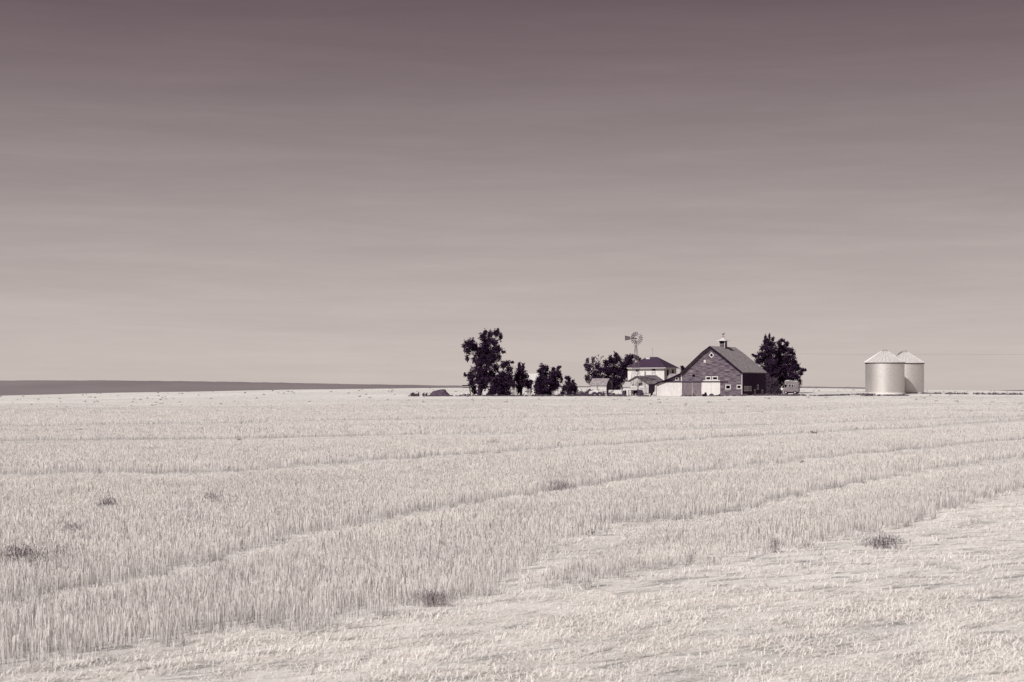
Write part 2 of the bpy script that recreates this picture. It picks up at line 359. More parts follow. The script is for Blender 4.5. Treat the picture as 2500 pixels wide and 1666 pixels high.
win_mesh(barn, FB, 1771, 1784.3, 939.6, 951.2, frame_w=.17); win_mesh(barn, FB, 1798.6, 1810.3, 940, 950.2, frame_w=.17)
win_mesh(barn, FB, 1648.5, 1656.8, 921.3, 929.5, frame_w=.16, v=.04)
cx_, cz_ = FB.f(1737.2, 867.5)
f = MB(); ro, ri = .64, .40
for i in range(4):
    a0, a1 = math.pi/2*i, math.pi/2*(i+1)
    f.prism([(cx_+ro*math.cos(a0), cz_+ro*math.sin(a0)), (cx_+ro*math.cos(a1), cz_+ro*math.sin(a1)), (cx_+ri*math.cos(a1), cz_+ri*math.sin(a1)), (cx_+ri*math.cos(a0), cz_+ri*math.sin(a0))], -.06, .01)
dw = f.build('window', M['trim'], barn); dw['label'] = 'diamond shaped white framed window near the ridge'
MB().prism([(cx_+ri*math.cos(math.pi/2*i), cz_+ri*math.sin(math.pi/2*i)) for i in range(4)], -.012, .012).build('pane', M['black'], dw)
# windows of the side wall
def side_win(px0, px1, py0, py1, pane):
    (a, zt), (b, zb) = FB.s(px0, py0, .03), FB.s(px1, py1, .03); q = MB(); w_ = .13; x0, x1 = .028, .075
    q.box(x0, x1, a, b, zt-w_, zt); q.box(x0, x1, a, b, zb, zb+w_); q.box(x0, x1, a, a+w_, zb+w_, zt-w_); q.box(x0, x1, b-w_, b, zb+w_, zt-w_)
    wd = q.build('window', M['trim'], barn); MB().box(.029, .045, a+w_, b-w_, zb+w_, zt-w_).build('pane', M[pane], wd)
for x0, x1 in ((1816.3, 1819.8), (1820.8, 1824), (1825, 1828), (1830, 1834)): side_win(x0, x1, 943, 955.3, 'barndoor')
side_win(1841, 1844.5, 951, 963, 'black'); side_win(1848.3, 1851.7, 939.8, 951.3, 'black'); side_win(1859.5, 1863, 952, 962.8, 'black')
q = MB().box(-.1, .05, LB-.05, LB, 0, pts[4][1]-.15).build('corner_board', M['barndoor'], barn)
# cupola
ru, rz_ = pts[2][0], pts[2][1]
cy = LB*.50; s_ = .65
cup = MB().prism([(ru-s_, rz_-.9), (ru-s_, rz_+1.25), (ru+s_, rz_+1.25), (ru+s_, rz_-.9)], cy-s_, cy+s_).build('cupola', M['barnwood'], barn)
MB().box(ru-s_+.08, ru+s_-.08, cy-s_-.02, cy-s_-.002, rz_+.72, rz_+1.24).build('louvre', M['black'], cup)
for x in (ru-s_-.03, ru+s_-.09): MB().box(x, x+.12, cy-s_-.05, cy-s_-.021, rz_-.35, rz_+1.2).build('corner_trim', M['trim'], cup)
q = MB(); prof = [(1.16, 0), (1.12, .07), (.62, .26), (.22, .56), (.02, .72)]
vs = []; fs = []
for r_, z in prof: vs += [(ru+r_*sx, cy+r_*sy, rz_+1.25+z) for sx, sy in ((-1, -1), (1, -1), (1, 1), (-1, 1))]
for j in range(len(prof)-1):
    for i in range(4): fs.append((j*4+i, j*4+(i+1) % 4, j*4+4+(i+1) % 4, j*4+4+i))
fs.append((3, 2, 1, 0)); q.add(vs, fs); q.build('cupola_roof', M['trim'], cup)
q = MB(); zt = rz_+1.25+.70
q.tube((ru, cy, zt-.1), (ru, cy, zt+.62), .035, .02); q.tube((ru-.32, cy, zt+.32), (ru+.32, cy, zt+.32), .02); q.tube((ru, cy-.32, zt+.32), (ru, cy+.32, zt+.32), .02)
q.box(ru-.36, ru-.28, cy-.02, cy+.02, zt+.26, zt+.38); q.box(ru+.28, ru+.36, cy-.02, cy+.02, zt+.26, zt+.38)
q.ball((ru, cy, zt+.1), .07, .07, .07)
wv = q.build('weather_vane', M['dark'], barn)
hs = [(-.36, .86), (-.34, .78), (-.25, .80), (-.22, .66), (-.27, .56), (-.22, .55), (-.15, .68), (.08, .68), (.16, .56), (.22, .56), (.2, .70), (.22, .80), (.32, .92), (.40, .90), (.42, .96), (.30, 1.06), (.24, 1.03), (.12, .88), (-.2, .88)]
MB().prism([(ru+x, zt+z) for x, z in hs], cy-.03, cy+.03).build('horse_figure', M['dark'], wv)

# ------------------------------------------------------------------ house
FH = Frame(1621.5, 385); FH.P.z = terrain(FH.P.x, 385)
W, LH = 9.5, 6.9
house = thing('farmhouse', 'two storey white farmhouse with dark hipped roof behind the windmill', 'house', FH.P, -ROT)
zw = FH.f(1621.5, 899.5)[1]
MB().box(-W, 0, 0, LH, -1.5, zw).build('wall', M['white'], house)
MB().box(.003, .03, .03, LH-.03, -1.5, zw-.02).build('wall', M['grey_and_shade'], house)['label'] = 'side wall of the farmhouse, its shade put into the colour'  # grey sheet over white siding, painting in the shade of this side
zr = FH.f(1590, 872, 3.4)[1]; oh = .6
q = MB()
x0, x1, y0, y1 = -W-oh, oh, -oh, LH+oh; hy = (y0+y1)/2; rx0, rx1 = x0+(y1-y0)/2, x1-(y1-y0)/2
mx_ = (rx0+rx1)/2; rx0, rx1 = min(rx0, mx_-1.4), max(rx1, mx_+1.4)
vs = [(x0, y0, zw), (x1, y0, zw), (x1, y1, zw), (x0, y1, zw), (x0, y0, zw+.12), (x1, y0, zw+.12), (x1, y1, zw+.12), (x0, y1, zw+.12), (rx0, hy, zr), (rx1, hy, zr)]
q.add(vs, [(3, 2, 1, 0), (0, 1, 5, 4), (1, 2, 6, 5), (2, 3, 7, 6), (3, 0, 4, 7), (4, 5, 9, 8), (5, 6, 9), (6, 7, 8, 9), (7, 4, 8)])
hr = q.build('roof', M['houseroof'], house)
q = MB(); q.box(x0-.08, x1+.08, y0-.1, y0-.003, zw-.02, zw+.15); q.box(x1+.003, x1+.1, y0, y1, zw-.02, zw+.15); q.build('gutter', M['trim'], hr)
MB().box(rx0+.2, rx0+1.2, hy-.9, hy-.3, zr-.5, zr-.08).build('ridge_highlight', M['trim'], hr)  # white block standing in for the bright highlight on the ridge
def house_win(x0, x1, y0, y1):
    (a, zt), (b, zb) = FH.f(x0, y0), FH.f(x1, y1); q = MB(); w_ = .07
    q.box(a, b, -.05, .01, zt-w_, zt); q.box(a, b, -.05, .01, zb, zb+w_); q.box(a, a+w_, -.05, .01, zb, zt); q.box(b-w_, b, -.05, .01, zb, zt)
    zm = (zt+zb)/2; q.box(a+w_, b-w_, -.045, .01, zm-.05, zm+.05)
    o = q.build('window', M['iron'], house); MB().box(a+w_, b-w_, -.02, .012, zb+w_, zt-w_).build('blind', M['whiteboard'], o)
    MB().box(a+.1, b-.1, -.04, -.022, zt-.42, zt-w_).build('pane', M['black'], o)
house_win(1552, 1560, 902.5, 914); house_win(1591.6, 1600, 901.5, 920)
for px in (1628, 1640.5):
    (a, zt), (b, zb) = FH.s(px, 902.5, .03), FH.s(px+4, 918, .03)
    o = MB().box(.028, .08, a, b, zb, zt).build('window', M['iron'], house); MB().box(.079, .09, a+.12, b-.12, zb+.12, zt-.12).build('pane', M['black'], o)
u_, z_ = FH.f(1593, 848, 3.4)
q = MB(); q.tube((u_, hy, zr-.3), (u_, hy, z_), .035, .015); q.tube((u_-.25, hy, z_-.5), (u_+.25, hy, z_-.5), .012)
q.build('antenna', M['iron'], house)

# ------------------------------------------------------------------ outbuildings
def gable(name, label, cat, fr, Wd, Ld, zw, zr, wm, rm, ohf=.3, ohs=.3, th=.12, parts=None, ridge=None):
    """gable end faces the camera; right front corner is the origin"""
    o = thing(name, label, cat, fr.P, -fr.rot); rx = -Wd/2 if ridge is None else ridge
    MB().prism([(-Wd, -1), (-Wd, zw), (rx, zr), (0, zw), (0, -1)], 0, Ld).build('wall', M[wm], o)
    sl = (zr-zw)/(-rx); sl2 = (zr-zw)/(rx+Wd)
    low = [(-Wd-ohs, zw-ohs*sl2+.01), (rx, zr+.01), (ohs, zw-ohs*sl+.01)]
    r = roof_strip(low, th, -ohf, Ld+ohf).build('roof', M[rm], o)
    MB().prism([(x, z-.1) for x, z in low]+[(x, z+th-.005) for x, z in low][::-1], -ohf-.05, -ohf-.003).build('bargeboard', M['iron'], r)
    return o
# bleached garage in front of the house
FG = Frame(1583.5, 357.5); zr = FG.f(1555, 919)[1]; zw = FG.f(1583.5, 937)[1]; Wd = -FG.f(1524, 960)[0]
gar = gable('garage', 'bleached wooden garage with a ragged roof below the windmill', 'garage', FG, Wd, 6.4, zw, zr, 'greywood', 'oldroof', ridge=FG.f(1555, 919)[0])
MB().box(.003, .04, .02, 6.3, -1, zw-.1).build('wall', M['dark'], gar)['label'] = 'side wall of the garage with shade painted into its colour'  # dark sheet over bleached wood, shade of the sunless side as colour
panel('doorway', FG, 1559.5, 1567, 935.5, 944.5, M['black'], v0=-.02, v1=.02, parent=gar)
panel('doorway', FG, 1545, 1556, 949, 968, M['black'], v0=-.02, v1=.02, parent=gar, z0=0.0)
for k in (1552.5, 1561.5, 1567.5): panel('batten', FG, k, k+.8, 929, 950, M['iron'], v0=-.05, v1=-.003, parent=gar)
u_, z_ = FG.f(1575, 908.5, 3)
q = MB(); q.tube((u_, 3, z_-1.7), (u_, 3, z_), .14, .14); q.tube((u_, 3, z_), (u_, 3, z_+.1), .2, .14); q.build('stove_pipe', M['iron'], gar)
# second roof behind it
FG2 = Frame(1606, 368); zr2 = FG2.f(1584, 917.5)[1]
gable('shed', 'dark roofed low shed right behind the bleached garage', 'shed', FG2, 6.4, 4.5, zr2-1.65, zr2, 'barnwood', 'oldroof', ridge=-2.6)
# white lean shed on the left of the garage
FL = Frame(1541, 356)
o = thing('shed', 'low white shed with a pale sloping roof left of the garage', 'shed', FL.P, -ROT)
a = FL.f(1522, 960)[0]; ze = FL.f(1530, 944.5)[1]; zt = FL.f(1530, 933)[1]
MB().prismx([(0, -1), (0, ze), (1.2, zt-.1), (1.2, -1)], a, -.05).build('wall', M['whiteboard'], o)
MB().prismx([(-.18, ze-.1), (-.18, ze+.02), (1.3, zt+.04), (1.3, zt-.08)], a-.15, .1).build('roof', M['paleshingle'], o)
q = MB()
for k in range(5): q.box(a+.2, -.15, -.02, -.003, .3+k*.42, .33+k*.42)
q.build('board_joints', M['iron'], o)
# little shed with the long side to us
FS = Frame(1480.5, 352)
o = thing('shed', 'small white shed with steep grey roof in front of the dark trees', 'shed', FS.P, -ROT)
a = FS.f(1442, 960)[0]; ze = FS.f(1480, 941)[1]; zt = FS.f(1484, 924.5, 1.2)[1]; d = 2.5
MB().prismx([(0, -1), (0, ze), (d/2, zt-.1), (d, ze), (d, -1)], a, 0).build('wall', M['white'], o)
MB().prismx([(0.02, -1), (0.02, ze-.05), (d/2, zt-.2), (d-.02, ze-.05), (d-.02, -1)], .003, .04).build('wall', M['dark'], o)['label'] = 'gable end with shade painted into its colour'  # dark sheet over the white wall, painting in the gable's shade
MB().prismx([(-.2, ze-.12), (-.2, ze), (.35, ze+.75), (d/2, zt+.03), (d-.35, ze+.75), (d+.2, ze), (d+.2, ze-.12), (d-.35, ze+.6), (d/2, zt-.08), (.35, ze+.6)], a-.2, .12).build('roof', M['shingle'], o)
q = MB()
for k in range(4): q.box(a+.05, -.05, -.02, -.003, .4+k*.45, .43+k*.45)
q.build('board_joints', M['iron'], o)
MB().box(a+1.5, a+1.75, -.03, -.004, 1.25, 1.95).build('vent', M['iron'], o)
# grey roofed outbuilding between house and barn
FO = Frame(1664, 366)
o = thing('outbuilding', 'grey roofed outbuilding peeping out between farmhouse and barn', 'outbuilding', FO.P, -ROT)
zt = FO.f(1650, 913, 1.5)[1]; ze = zt-1.9; a = FO.f(1627, 930)[0]
MB().prismx([(0, -1), (0, ze), (2, zt-.1), (4, ze), (4, -1)], a, 1).build('wall', M['greywood'], o)
MB().prismx([(-.2, ze-.2), (-.2, ze-.05), (2, zt+.03), (4.2, ze-.05), (4.2, ze-.2), (2, zt-.1)], a-.2, 1.2).build('roof', M['shingle'], o)
# white metal roof behind the trees
FW = Frame(1330, 402)
o = thing('machine_shed', 'white shed glimpsed between the two middle trees', 'shed', FW.P, -R(8))
FW = Frame(1330, 402, rot=R(8)); zt = FW.f(1300, 912.5, 2)[1]; a = FW.f(1288, 940)[0]
MB().prismx([(0, -1), (0, zt-1.6), (2, zt-.1), (4, zt-1.6), (4, -1)], a, 0).build('wall', M['white'], o)
MB().prismx([(-.2, zt-1.78), (-.2, zt-1.66), (2, zt), (4.2, zt-1.66), (4.2, zt-1.78), (2, zt-.09)], a-.15, .15).build('roof', M['trim'], o)

# ------------------------------------------------------------------ grain bins
def grain_bin(px, py_base, Y, label, ladder):
    x = (px-CX)/F*Y; zb = EYE+(HY-py_base)/F*Y; r = 4.1; hgt = 6.72
    o = thing('grain_bin', label, 'grain bin', (x, Y, zb), 0, 'pair of galvanised grain bins')
    prof = []
    n = 96
    for i in range(n+1):
        z = .25+(hgt-.25)*i/n; prof.append((r+.022*(1 if i % 2 else -1), z))
    MB().lathe(prof, 96).build('wall', M['steel'], o, smooth=True)
    rf = MB().lathe([(r+.01, hgt-.02), (r+.26, hgt-.10), (r+.28, hgt-.02), (r*.16, hgt+2.42), (r*.14, hgt+2.5), (0.01, hgt+2.52)], 96).build('roof', M['steelroof'], o)
    q = MB()
    for i in range(32):
        a = 2*math.pi*i/32; c, s = math.cos(a), math.sin(a)
        p0 = Vector(((r+.2)*c, (r+.2)*s, hgt+.05)); p1 = Vector((r*.17*c, r*.17*s, hgt+2.44)); q.tube(p0, p1, .085, .06, 5)
    q.build('ribs', M['steelroof'], rf)
    MB().lathe([(r+.03, hgt-.30), (r+.05, hgt-.29), (r+.05, hgt-.11), (r+.03, hgt-.10)], 96).build('eave_shade_ring', M['dark'], o)  # dark ring added to imitate the shadow line under the eave
    MB().lathe([(.62, hgt+2.38), (.66, hgt+2.52), (.5, hgt+2.62), (.3, hgt+2.66), (.01, hgt+2.68)], 24).build('cap', M['steel'], rf)
    MB().lathe([(r+.18, -1), (r+.18, .26), (r-.05, .27)], 72).build('foundation', M['concrete'], o)
    if ladder:
        q = MB(); a0 = R(205); c, s = math.cos(a0), math.sin(a0); t = Vector((-s, c, 0))*.22
        p0 = Vector(((r+.24)*c, (r+.24)*s, hgt+.12)); p1 = Vector((r*.2*c, r*.2*s, hgt+2.5))
        q.tube(p0+t, p1+t, .045); q.tube(p0-t, p1-t, .045)
        for k in range(9):
            p = p0.lerp(p1, (k+.5)/9); q.tube(p-t, p+t, .035)
        q.build('roof_ladder', M['iron'], rf)
grain_bin(2160.3, 962, 350, 'nearer galvanised grain bin, fully visible and lit by the sun', False)
grain_bin(2209.0, 961.3, 359.5, 'farther galvanised grain bin, half hidden behind the other', True)

# ------------------------------------------------------------------ windmill
YW = 356.3; wp = at(1552.5, 967.5, YW); wp.z = terrain(wp.x, YW)
mill = thing('windmill', 'steel farm windmill on a lattice tower in front of the farmhouse', 'windmill', wp, R(18))
H = at(1551, 844.5, YW).z-wp.z; hb = at(1551, 826.6, YW).z-wp.z
tw = MB(); b_, t_ = 1.05, .16
def corner(i, z):
    h = b_+(t_-b_)*z/H; sx, sy = ((-1, -1), (1, -1), (1, 1), (-1, 1))[i]; return Vector((sx*h, sy*h, z))
levels = [0, 2.2, 4.2, 6.0, 7.6, 9.0, H]
tower = tw
for i in range(4): tw.tube(corner(i, -.5), corner(i, H), .045, .04, 5)
tw_o = tw.build('tower_leg', M['mill'], mill); tw_o.name = 'tower'
br = MB()
for j in range(len(levels)-1):
    for i in range(4):
        k = (i+1) % 4; br.tube(corner(i, levels[j+1]), corner(k, levels[j+1]), .022, n=4)
        br.tube(corner(i, levels[j]), corner(k, levels[j+1]), .012, n=4); br.tube(corner(k, levels[j]), corner(i, levels[j+1]), .012, n=4)
br.build('braces', M['mill'], tw_o)
MB().box(-.42, .42, -.3, .3, H-.03, H+.03).build('platform', M['mill'], mill)
q = MB(); q.tube((0, 0, H), (0, 0, hb), .06); q.tube((0, -.02, hb), (0, .45, hb), .14, .1); q.box(-.16, .22, -.05, .35, hb-.12, hb+.12)
q.build('gearbox', M['dark'], mill)
wh = MB(); Rw = 1.42
wc = Vector((0, -.45, hb))
for rr in (Rw*.40, Rw*.80):
    for i in range(36):
        a0, a1 = 2*math.pi*i/36, 2*math.pi*(i+1)/36
        wh.tube(wc+Vector((rr*math.cos(a0), .02, rr*math.sin(a0))), wc+Vector((rr*math.cos(a1), .02, rr*math.sin(a1))), .014, n=4)
for i in range(6):
    a0 = 2*math.pi*i/6; wh.tube(wc, wc+Vector((Rw*.8*math.cos(a0), 0, Rw*.8*math.sin(a0))), .014, n=4)
wh.tube(wc+Vector((0, -.1, 0)), wc+Vector((0, .45, 0)), .07)
whl = wh.build('wheel', M['mill'], mill)
for i in range(18):
    a0 = 2*math.pi*(i+.3)/18; rad = Vector((math.cos(a0), 0, math.sin(a0))); tan = Vector((-math.sin(a0), 0, math.cos(a0)))
    tw_ = R(38); dirn = tan*math.cos(tw_)+Vector((0, 1, 0))*math.sin(tw_); nor = rad.cross(dirn)*.008
    r0, r1 = Rw*.40, Rw; w0, w1 = .085, .17
    P = [wc+rad*r0-dirn*w0, wc+rad*r0+dirn*w0, wc+rad*r1+dirn*w1, wc+rad*r1-dirn*w1]
    bl = MB(); bl.add([p-nor for p in P]+[p+nor for p in P], [(3, 2, 1, 0), (4, 5, 6, 7), (0, 1, 5, 4), (1, 2, 6, 5), (2, 3, 7, 6), (3, 0, 4, 7)])
    bl.build('blade', M['mill'], whl)
q = MB(); q.prism([(-2.45, hb+.60), (-2.42, hb-.48), (-1.25, hb-.28), (-1.2, hb+.38)], .3, .325); q.tube((-1.3, .31, hb+.05), (0, .2, hb+.05), .035); q.tube((-1.25, .31, hb-.2), (0, .2, hb-.02), .02)
q.build('tail_vane', M['mill'], mill)

# ------------------------------------------------------------------ trees
def leafmesh(blobs, n_scale, size, Y, depth_k=1.0, drop=0, seed=1, ragged=.28):
    """blobs: (x, y, z, rx, rz) in metres relative to the base -> leaf quads filling the crown"""
    r = np.random.default_rng(seed); Vs = []
    for (bx, by, bz, rx, rz) in blobs:
        rx *= 1.34; rz *= 1.3; size_ = size*.8; n = int(max(30, n_scale*(rx*rz+.15)/size_**2*15))
        d = r.normal(size=(n, 3)); d /= np.linalg.norm(d, axis=1)[:, None]
        rad = (r.random(n)**.38)[:, None]
        # lumpy outline
        lump = 1+ragged*np.sin(d[:, 0]*5+bx*3)*np.sin(d[:, 2]*6+bz*2)+.12*r.normal(size=n)
        c = d*rad*lump[:, None]*np.array([rx, max(rx, .5)*depth_k, rz])+np.array([bx, by, bz])
        s = size_*(.55+.9*r.random(n))
        a = r.normal(size=(n, 3)); a /= np.linalg.norm(a, axis=1)[:, None]
        b = np.cross(a, r.normal(size=(n, 3))); b /= np.linalg.norm(b, axis=1)[:, None]
        a = a*s[:, None]*.5; b = b*s[:, None]*.33
        Vs.append(np.stack([c-a-b, c+a-b*.6, c+a*1.1+b*.6, c-a+b], 1).reshape(-1, 3))
        ni = 26; d = r.normal(size=(ni, 3)); d /= np.linalg.norm(d, axis=1)[:, None]      # dense inner twiggery
        c = d*(r.random(ni)**.4)[:, None]*.62*np.array([rx, max(rx, .5)*depth_k, rz])+np.array([bx, by, bz])
        a = r.normal(size=(ni, 3)); a /= np.linalg.norm(a, axis=1)[:, None]; b = np.cross(a, r.normal(size=(ni, 3))); b /= np.linalg.norm(b, axis=1)[:, None]
        k_ = .42*min(rx, rz)*min(1.0, n_scale)**2; a *= k_; b *= k_*.6
        Vs.append(np.stack([c-a-b, c+a-b*.6, c+a*1.1+b*.6, c-a+b], 1).reshape(-1, 3))
    Vv = np.concatenate(Vs); Qq = np.arange(len(Vv)).reshape(-1, 4)
    return Vv, Qq
def tree(name, label, cat, Y, basepx, blobs, leaf='leaf', size=.30, dens=1.0, group=None, twigs=0, seed=1, trunkr=.28, basepy=None):
    bx = (basepx-CX)/F*Y; bz = terrain(bx, Y); o = thing(name, label, cat, (bx, Y, bz), 0, group)
    rr = random.Random(seed); k = Y/F; B = []
    for (px, py, rx, ry) in blobs:
        p = at(px, py, Y); B.append((p.x-bx, rr.uniform(-.9, .9)*min(2.2, rx*k*1.3), p.z-bz, rx*k, ry*k))
    v, q = leafmesh(B, dens, size, Y, seed=seed)
    np_mesh('crown', v, q, M[leaf], o)
    t = MB(); top = max(b[2] for b in B); cxm = sum(b[0] for b in B)/len(B)
    pts_ = [Vector((0, 0, -.3)), Vector((cxm*.2, 0, top*.25)), Vector((cxm*.55, .1, top*.5)), Vector((cxm*.9, 0, top*.8))]
    rd = [trunkr, trunkr*.8, trunkr*.55, trunkr*.2]
    for i in range(3): t.tube(pts_[i], pts_[i+1], rd[i], rd[i+1], 8)
    for b in B:
        p = Vector(b[:3]); s = min(pts_, key=lambda w: (w-p).length+(2 if w.z > p.z else 0)); mid = s.lerp(p, .5)+Vector((0, 0, .25)); 
        t.tube(s, mid, trunkr*.3, trunkr*.2, 5); t.tube(mid, p, trunkr*.2, trunkr*.06, 5)
        for _ in range(twigs):
            d = Vector((rr.uniform(-1, 1), rr.uniform(-1, 1), rr.uniform(.2, 1.3))).normalized()*(b[3]*1.5+.2); t.tube(p, p+d, .035, .012, 4)
    t.build('trunk', M['bark'], o)
    return o
tree('broadleaf_tree', 'tallest dark tree, with ragged crown, at the left end of the farm', 'tree', 352, 1170,
     [(1147, 841, 13, 12), (1141, 858, 8, 7), (1141, 875, 4, 7), (1158, 848, 9, 10), (1134, 846, 5, 6), (1180, 822, 8, 10), (1185, 812, 4, 7), (1196, 816, 6, 8), (1212, 814, 7, 8), (1216, 806, 2, 4),
      (1222, 822, 4, 8), (1193, 834, 14, 8), (1185, 856, 19, 13), (1211, 854, 13, 10), (1229, 860, 5, 3), (1219, 873, 5, 9), (1180, 878, 17, 11), (1204, 876, 11, 10), (1157, 880, 4, 6),
      (1165, 903, 13, 9), (1150, 917, 9, 11), (1188, 903, 12, 9), (1210, 898, 8, 10), (1170, 927, 16, 12), (1152, 936, 7, 9), (1192, 928, 12, 10), (1136, 916, 3, 4), (1180, 943, 10, 9), (1157, 952, 6, 12), (1172, 956, 5, 10), (1172, 862, 12, 12), (1198, 868, 12, 12), (1170, 888, 9, 10), (1192, 890, 12, 9), (1178, 915, 11, 10), (1200, 915, 9, 10), (1185, 842, 10, 9), (1208, 838, 8, 8)], dens=.95, size=.34, seed=3, trunkr=.42)
tree('broadleaf_tree', 'dark bushy tree leaning on the right side of the tallest tree', 'tree', 349, 1228,
     [(1238, 887, 7, 6), (1250, 885, 4, 2.5), (1228, 892, 6, 8), (1243, 903, 7, 9), (1225, 918, 12, 12), (1243, 923, 9, 11), (1210, 933, 11, 13), (1235, 943, 13, 12), (1203, 953, 9, 10), (1225, 958, 14, 8), (1198, 962, 8, 5), (1212, 950, 12, 11), (1222, 935, 11, 10), (1252, 938, 7, 9), (1239, 960, 7, 6)], leaf='leaf', dens=1.1, size=.32, seed=5)
tree('broadleaf_tree', 'narrow double topped dark tree, third from the left', 'tree', 353, 1272,
     [(1268, 893, 4, 7), (1277, 895, 4, 7), (1270, 908, 10, 10), (1262, 922, 8, 9), (1281, 920, 8, 10), (1272, 935, 11, 10), (1290, 937, 8, 9), (1297, 933, 5, 5), (1267, 952, 5, 9), (1292, 952, 7, 11), (1268, 945, 8, 8)], dens=1.0, size=.3, seed=8)
tree('broadleaf_tree', 'broad dark tree with a knobbly crown left of the shed roof gap', 'tree', 350, 1325,
     [(1326, 899, 7, 8), (1317, 906, 5, 5), (1336, 900, 4, 6), (1327, 917, 11, 11), (1318, 930, 9, 11), (1335, 933, 11, 12), (1320, 946, 12, 11), (1313, 958, 9, 7), (1334, 956, 11, 8), (1309, 945, 5, 10)], dens=1.15, size=.3, seed=13)
tree('broadleaf_tree', 'dark tree with two horn like tufts joined to the broad one', 'tree', 351, 1350,
     [(1363, 899, 4, 4), (1368, 896, 2, 2), (1351, 902, 4, 5), (1350, 914, 11, 9), (1364, 915, 7, 10), (1371, 927, 3, 7), (1350, 930, 12, 10), (1358, 942, 8, 8), (1347, 948, 9, 9), (1344, 958, 8, 7)], dens=1.15, size=.3, seed=17)
tree('bush', 'pointed dark bush right of the broad trees', 'bush', 348, 1393,
     [(1383, 923, 4, 4), (1389, 926, 4, 7), (1399, 932, 3, 5), (1388, 937, 8, 7), (1400, 942, 7, 7), (1379, 949, 7, 7), (1394, 952, 11, 9), (1405, 953, 5, 8), (1374, 960, 5, 5), (1392, 962, 12, 5)], dens=1.1, size=.26, leaf='leaf', seed=21, trunkr=.12)
tree('broadleaf_tree', 'thin topped tree with bare twigs behind the small white shed', 'tree', 366, 1455,
     [(1434, 882, 4, 7), (1430, 893, 4, 6), (1448, 880, 4, 7), (1437, 900, 8, 11), (1458, 894, 10, 9), (1435, 923, 7, 9), (1452, 915, 11, 12), (1466, 905, 9, 9), (1446, 932, 10, 8), (1463, 925, 10, 10)], dens=.75, size=.30, twigs=3, seed=23)
q_ = tree('dead_tree', 'bare grey branches rising over the trees behind the small shed', 'tree', 368, 1462,
     [(1461, 868, 1, 1), (1457, 876, 1, 1), (1468, 874, 1, 1), (1453, 872, 1, 1), (1472, 871, 1, 1)], dens=.3, size=.12, twigs=5, seed=24, trunkr=.14)
tree('broadleaf_tree', 'full dark tree with pointed top right behind the small white shed', 'tree', 369, 1497,
     [(1503, 868, 5, 7), (1489, 875, 4, 6), (1497, 882, 12, 8), (1510, 878, 6, 8), (1480, 887, 7, 7), (1520, 890, 6, 7), (1487, 905, 16, 13), (1509, 905, 14, 13), (1480, 930, 14, 12), (1505, 930, 15, 13), (1520, 922, 7, 13), (1505, 947, 14, 8), (1525, 905, 6, 9)], dens=1.05, size=.32, seed=29)
tree('broadleaf_tree', 'dark tree behind the windmill tower beside the house roof', 'tree', 398, 1541,
     [(1535, 873, 7, 7), (1545, 871, 6, 5), (1555, 874, 6, 5), (1562, 879, 4, 4), (1530, 883, 8, 8), (1540, 886, 8, 7), (1527, 897, 7, 8), (1533, 915, 8, 12)], dens=1.1, size=.32, seed=31)
tree('conifer', 'spiky topped conifer just behind the barn roof', 'conifer', 379, 1878,
     [(1869, 824, 2.5, 6), (1878, 822, 2.5, 6), (1887, 829, 3, 6), (1873, 836, 8, 8), (1886, 842, 8, 8), (1866, 850, 9, 7), (1882, 855, 13, 9), (1844, 870, 6, 3), (1838, 866, 3, 1.5), (1858, 866, 10, 7), (1875, 872, 14, 10), (1855, 882, 12, 8), (1880, 888, 14, 12), (1885, 908, 14, 13), (1868, 905, 12, 13), (1885, 930, 12, 14), (1872, 935, 8, 14), (1872, 955, 8, 10)], dens=1.1, size=.3, seed=37, trunkr=.35)
tree('broadleaf_tree', 'wide dark tree standing over the motorhome', 'tree', 383, 1918,
     [(1910, 831, 5, 4), (1902, 839, 5, 8), (1920, 840, 5, 6), (1912, 853, 12, 11), (1930, 858, 8, 8), (1938, 866, 4, 5), (1922, 875, 16, 12), (1939, 885, 7, 8), (1905, 880, 12, 12), (1928, 900, 16, 13), (1946, 898, 8, 8), (1959, 904, 6, 4), (1966, 904, 3, 3), (1955, 912, 5, 5), (1905, 905, 14, 14),
      (1936, 920, 12, 11), (1949, 922, 5, 4), (1951, 935, 6, 7), (1915, 928, 13, 13), (1898, 930, 12, 14), (1897, 866, 9, 12), (1900, 890, 10, 12), (1930, 938, 10, 8), (1905, 948, 9, 9)], dens=1.0, size=.33, seed=41, trunkr=.35)
tree('bush', 'greyish bush at the right corner of the barn', 'bush', 352.5, 1888,
     [(1885, 932, 7, 8), (1893, 930, 6, 7), (1881, 946, 5, 10), (1893, 947, 9, 12), (1902, 958, 6, 8), (1887, 961, 10, 7), (1878, 962, 3, 5), (1875, 948, 3, 10), (1874.5, 935, 2.5, 8), (1875, 922, 3, 8)], leaf='leaf2', dens=1.1, size=.2, seed=43, trunkr=.1)
tree('broadleaf_tree', 'tree top just showing over the roof left of the barn', 'tree', 392, 1667,
     [(1666, 897, 4, 3), (1668, 904, 5, 5), (1667, 915, 6, 7)], dens=1.1, size=.25, seed=47, trunkr=.15)
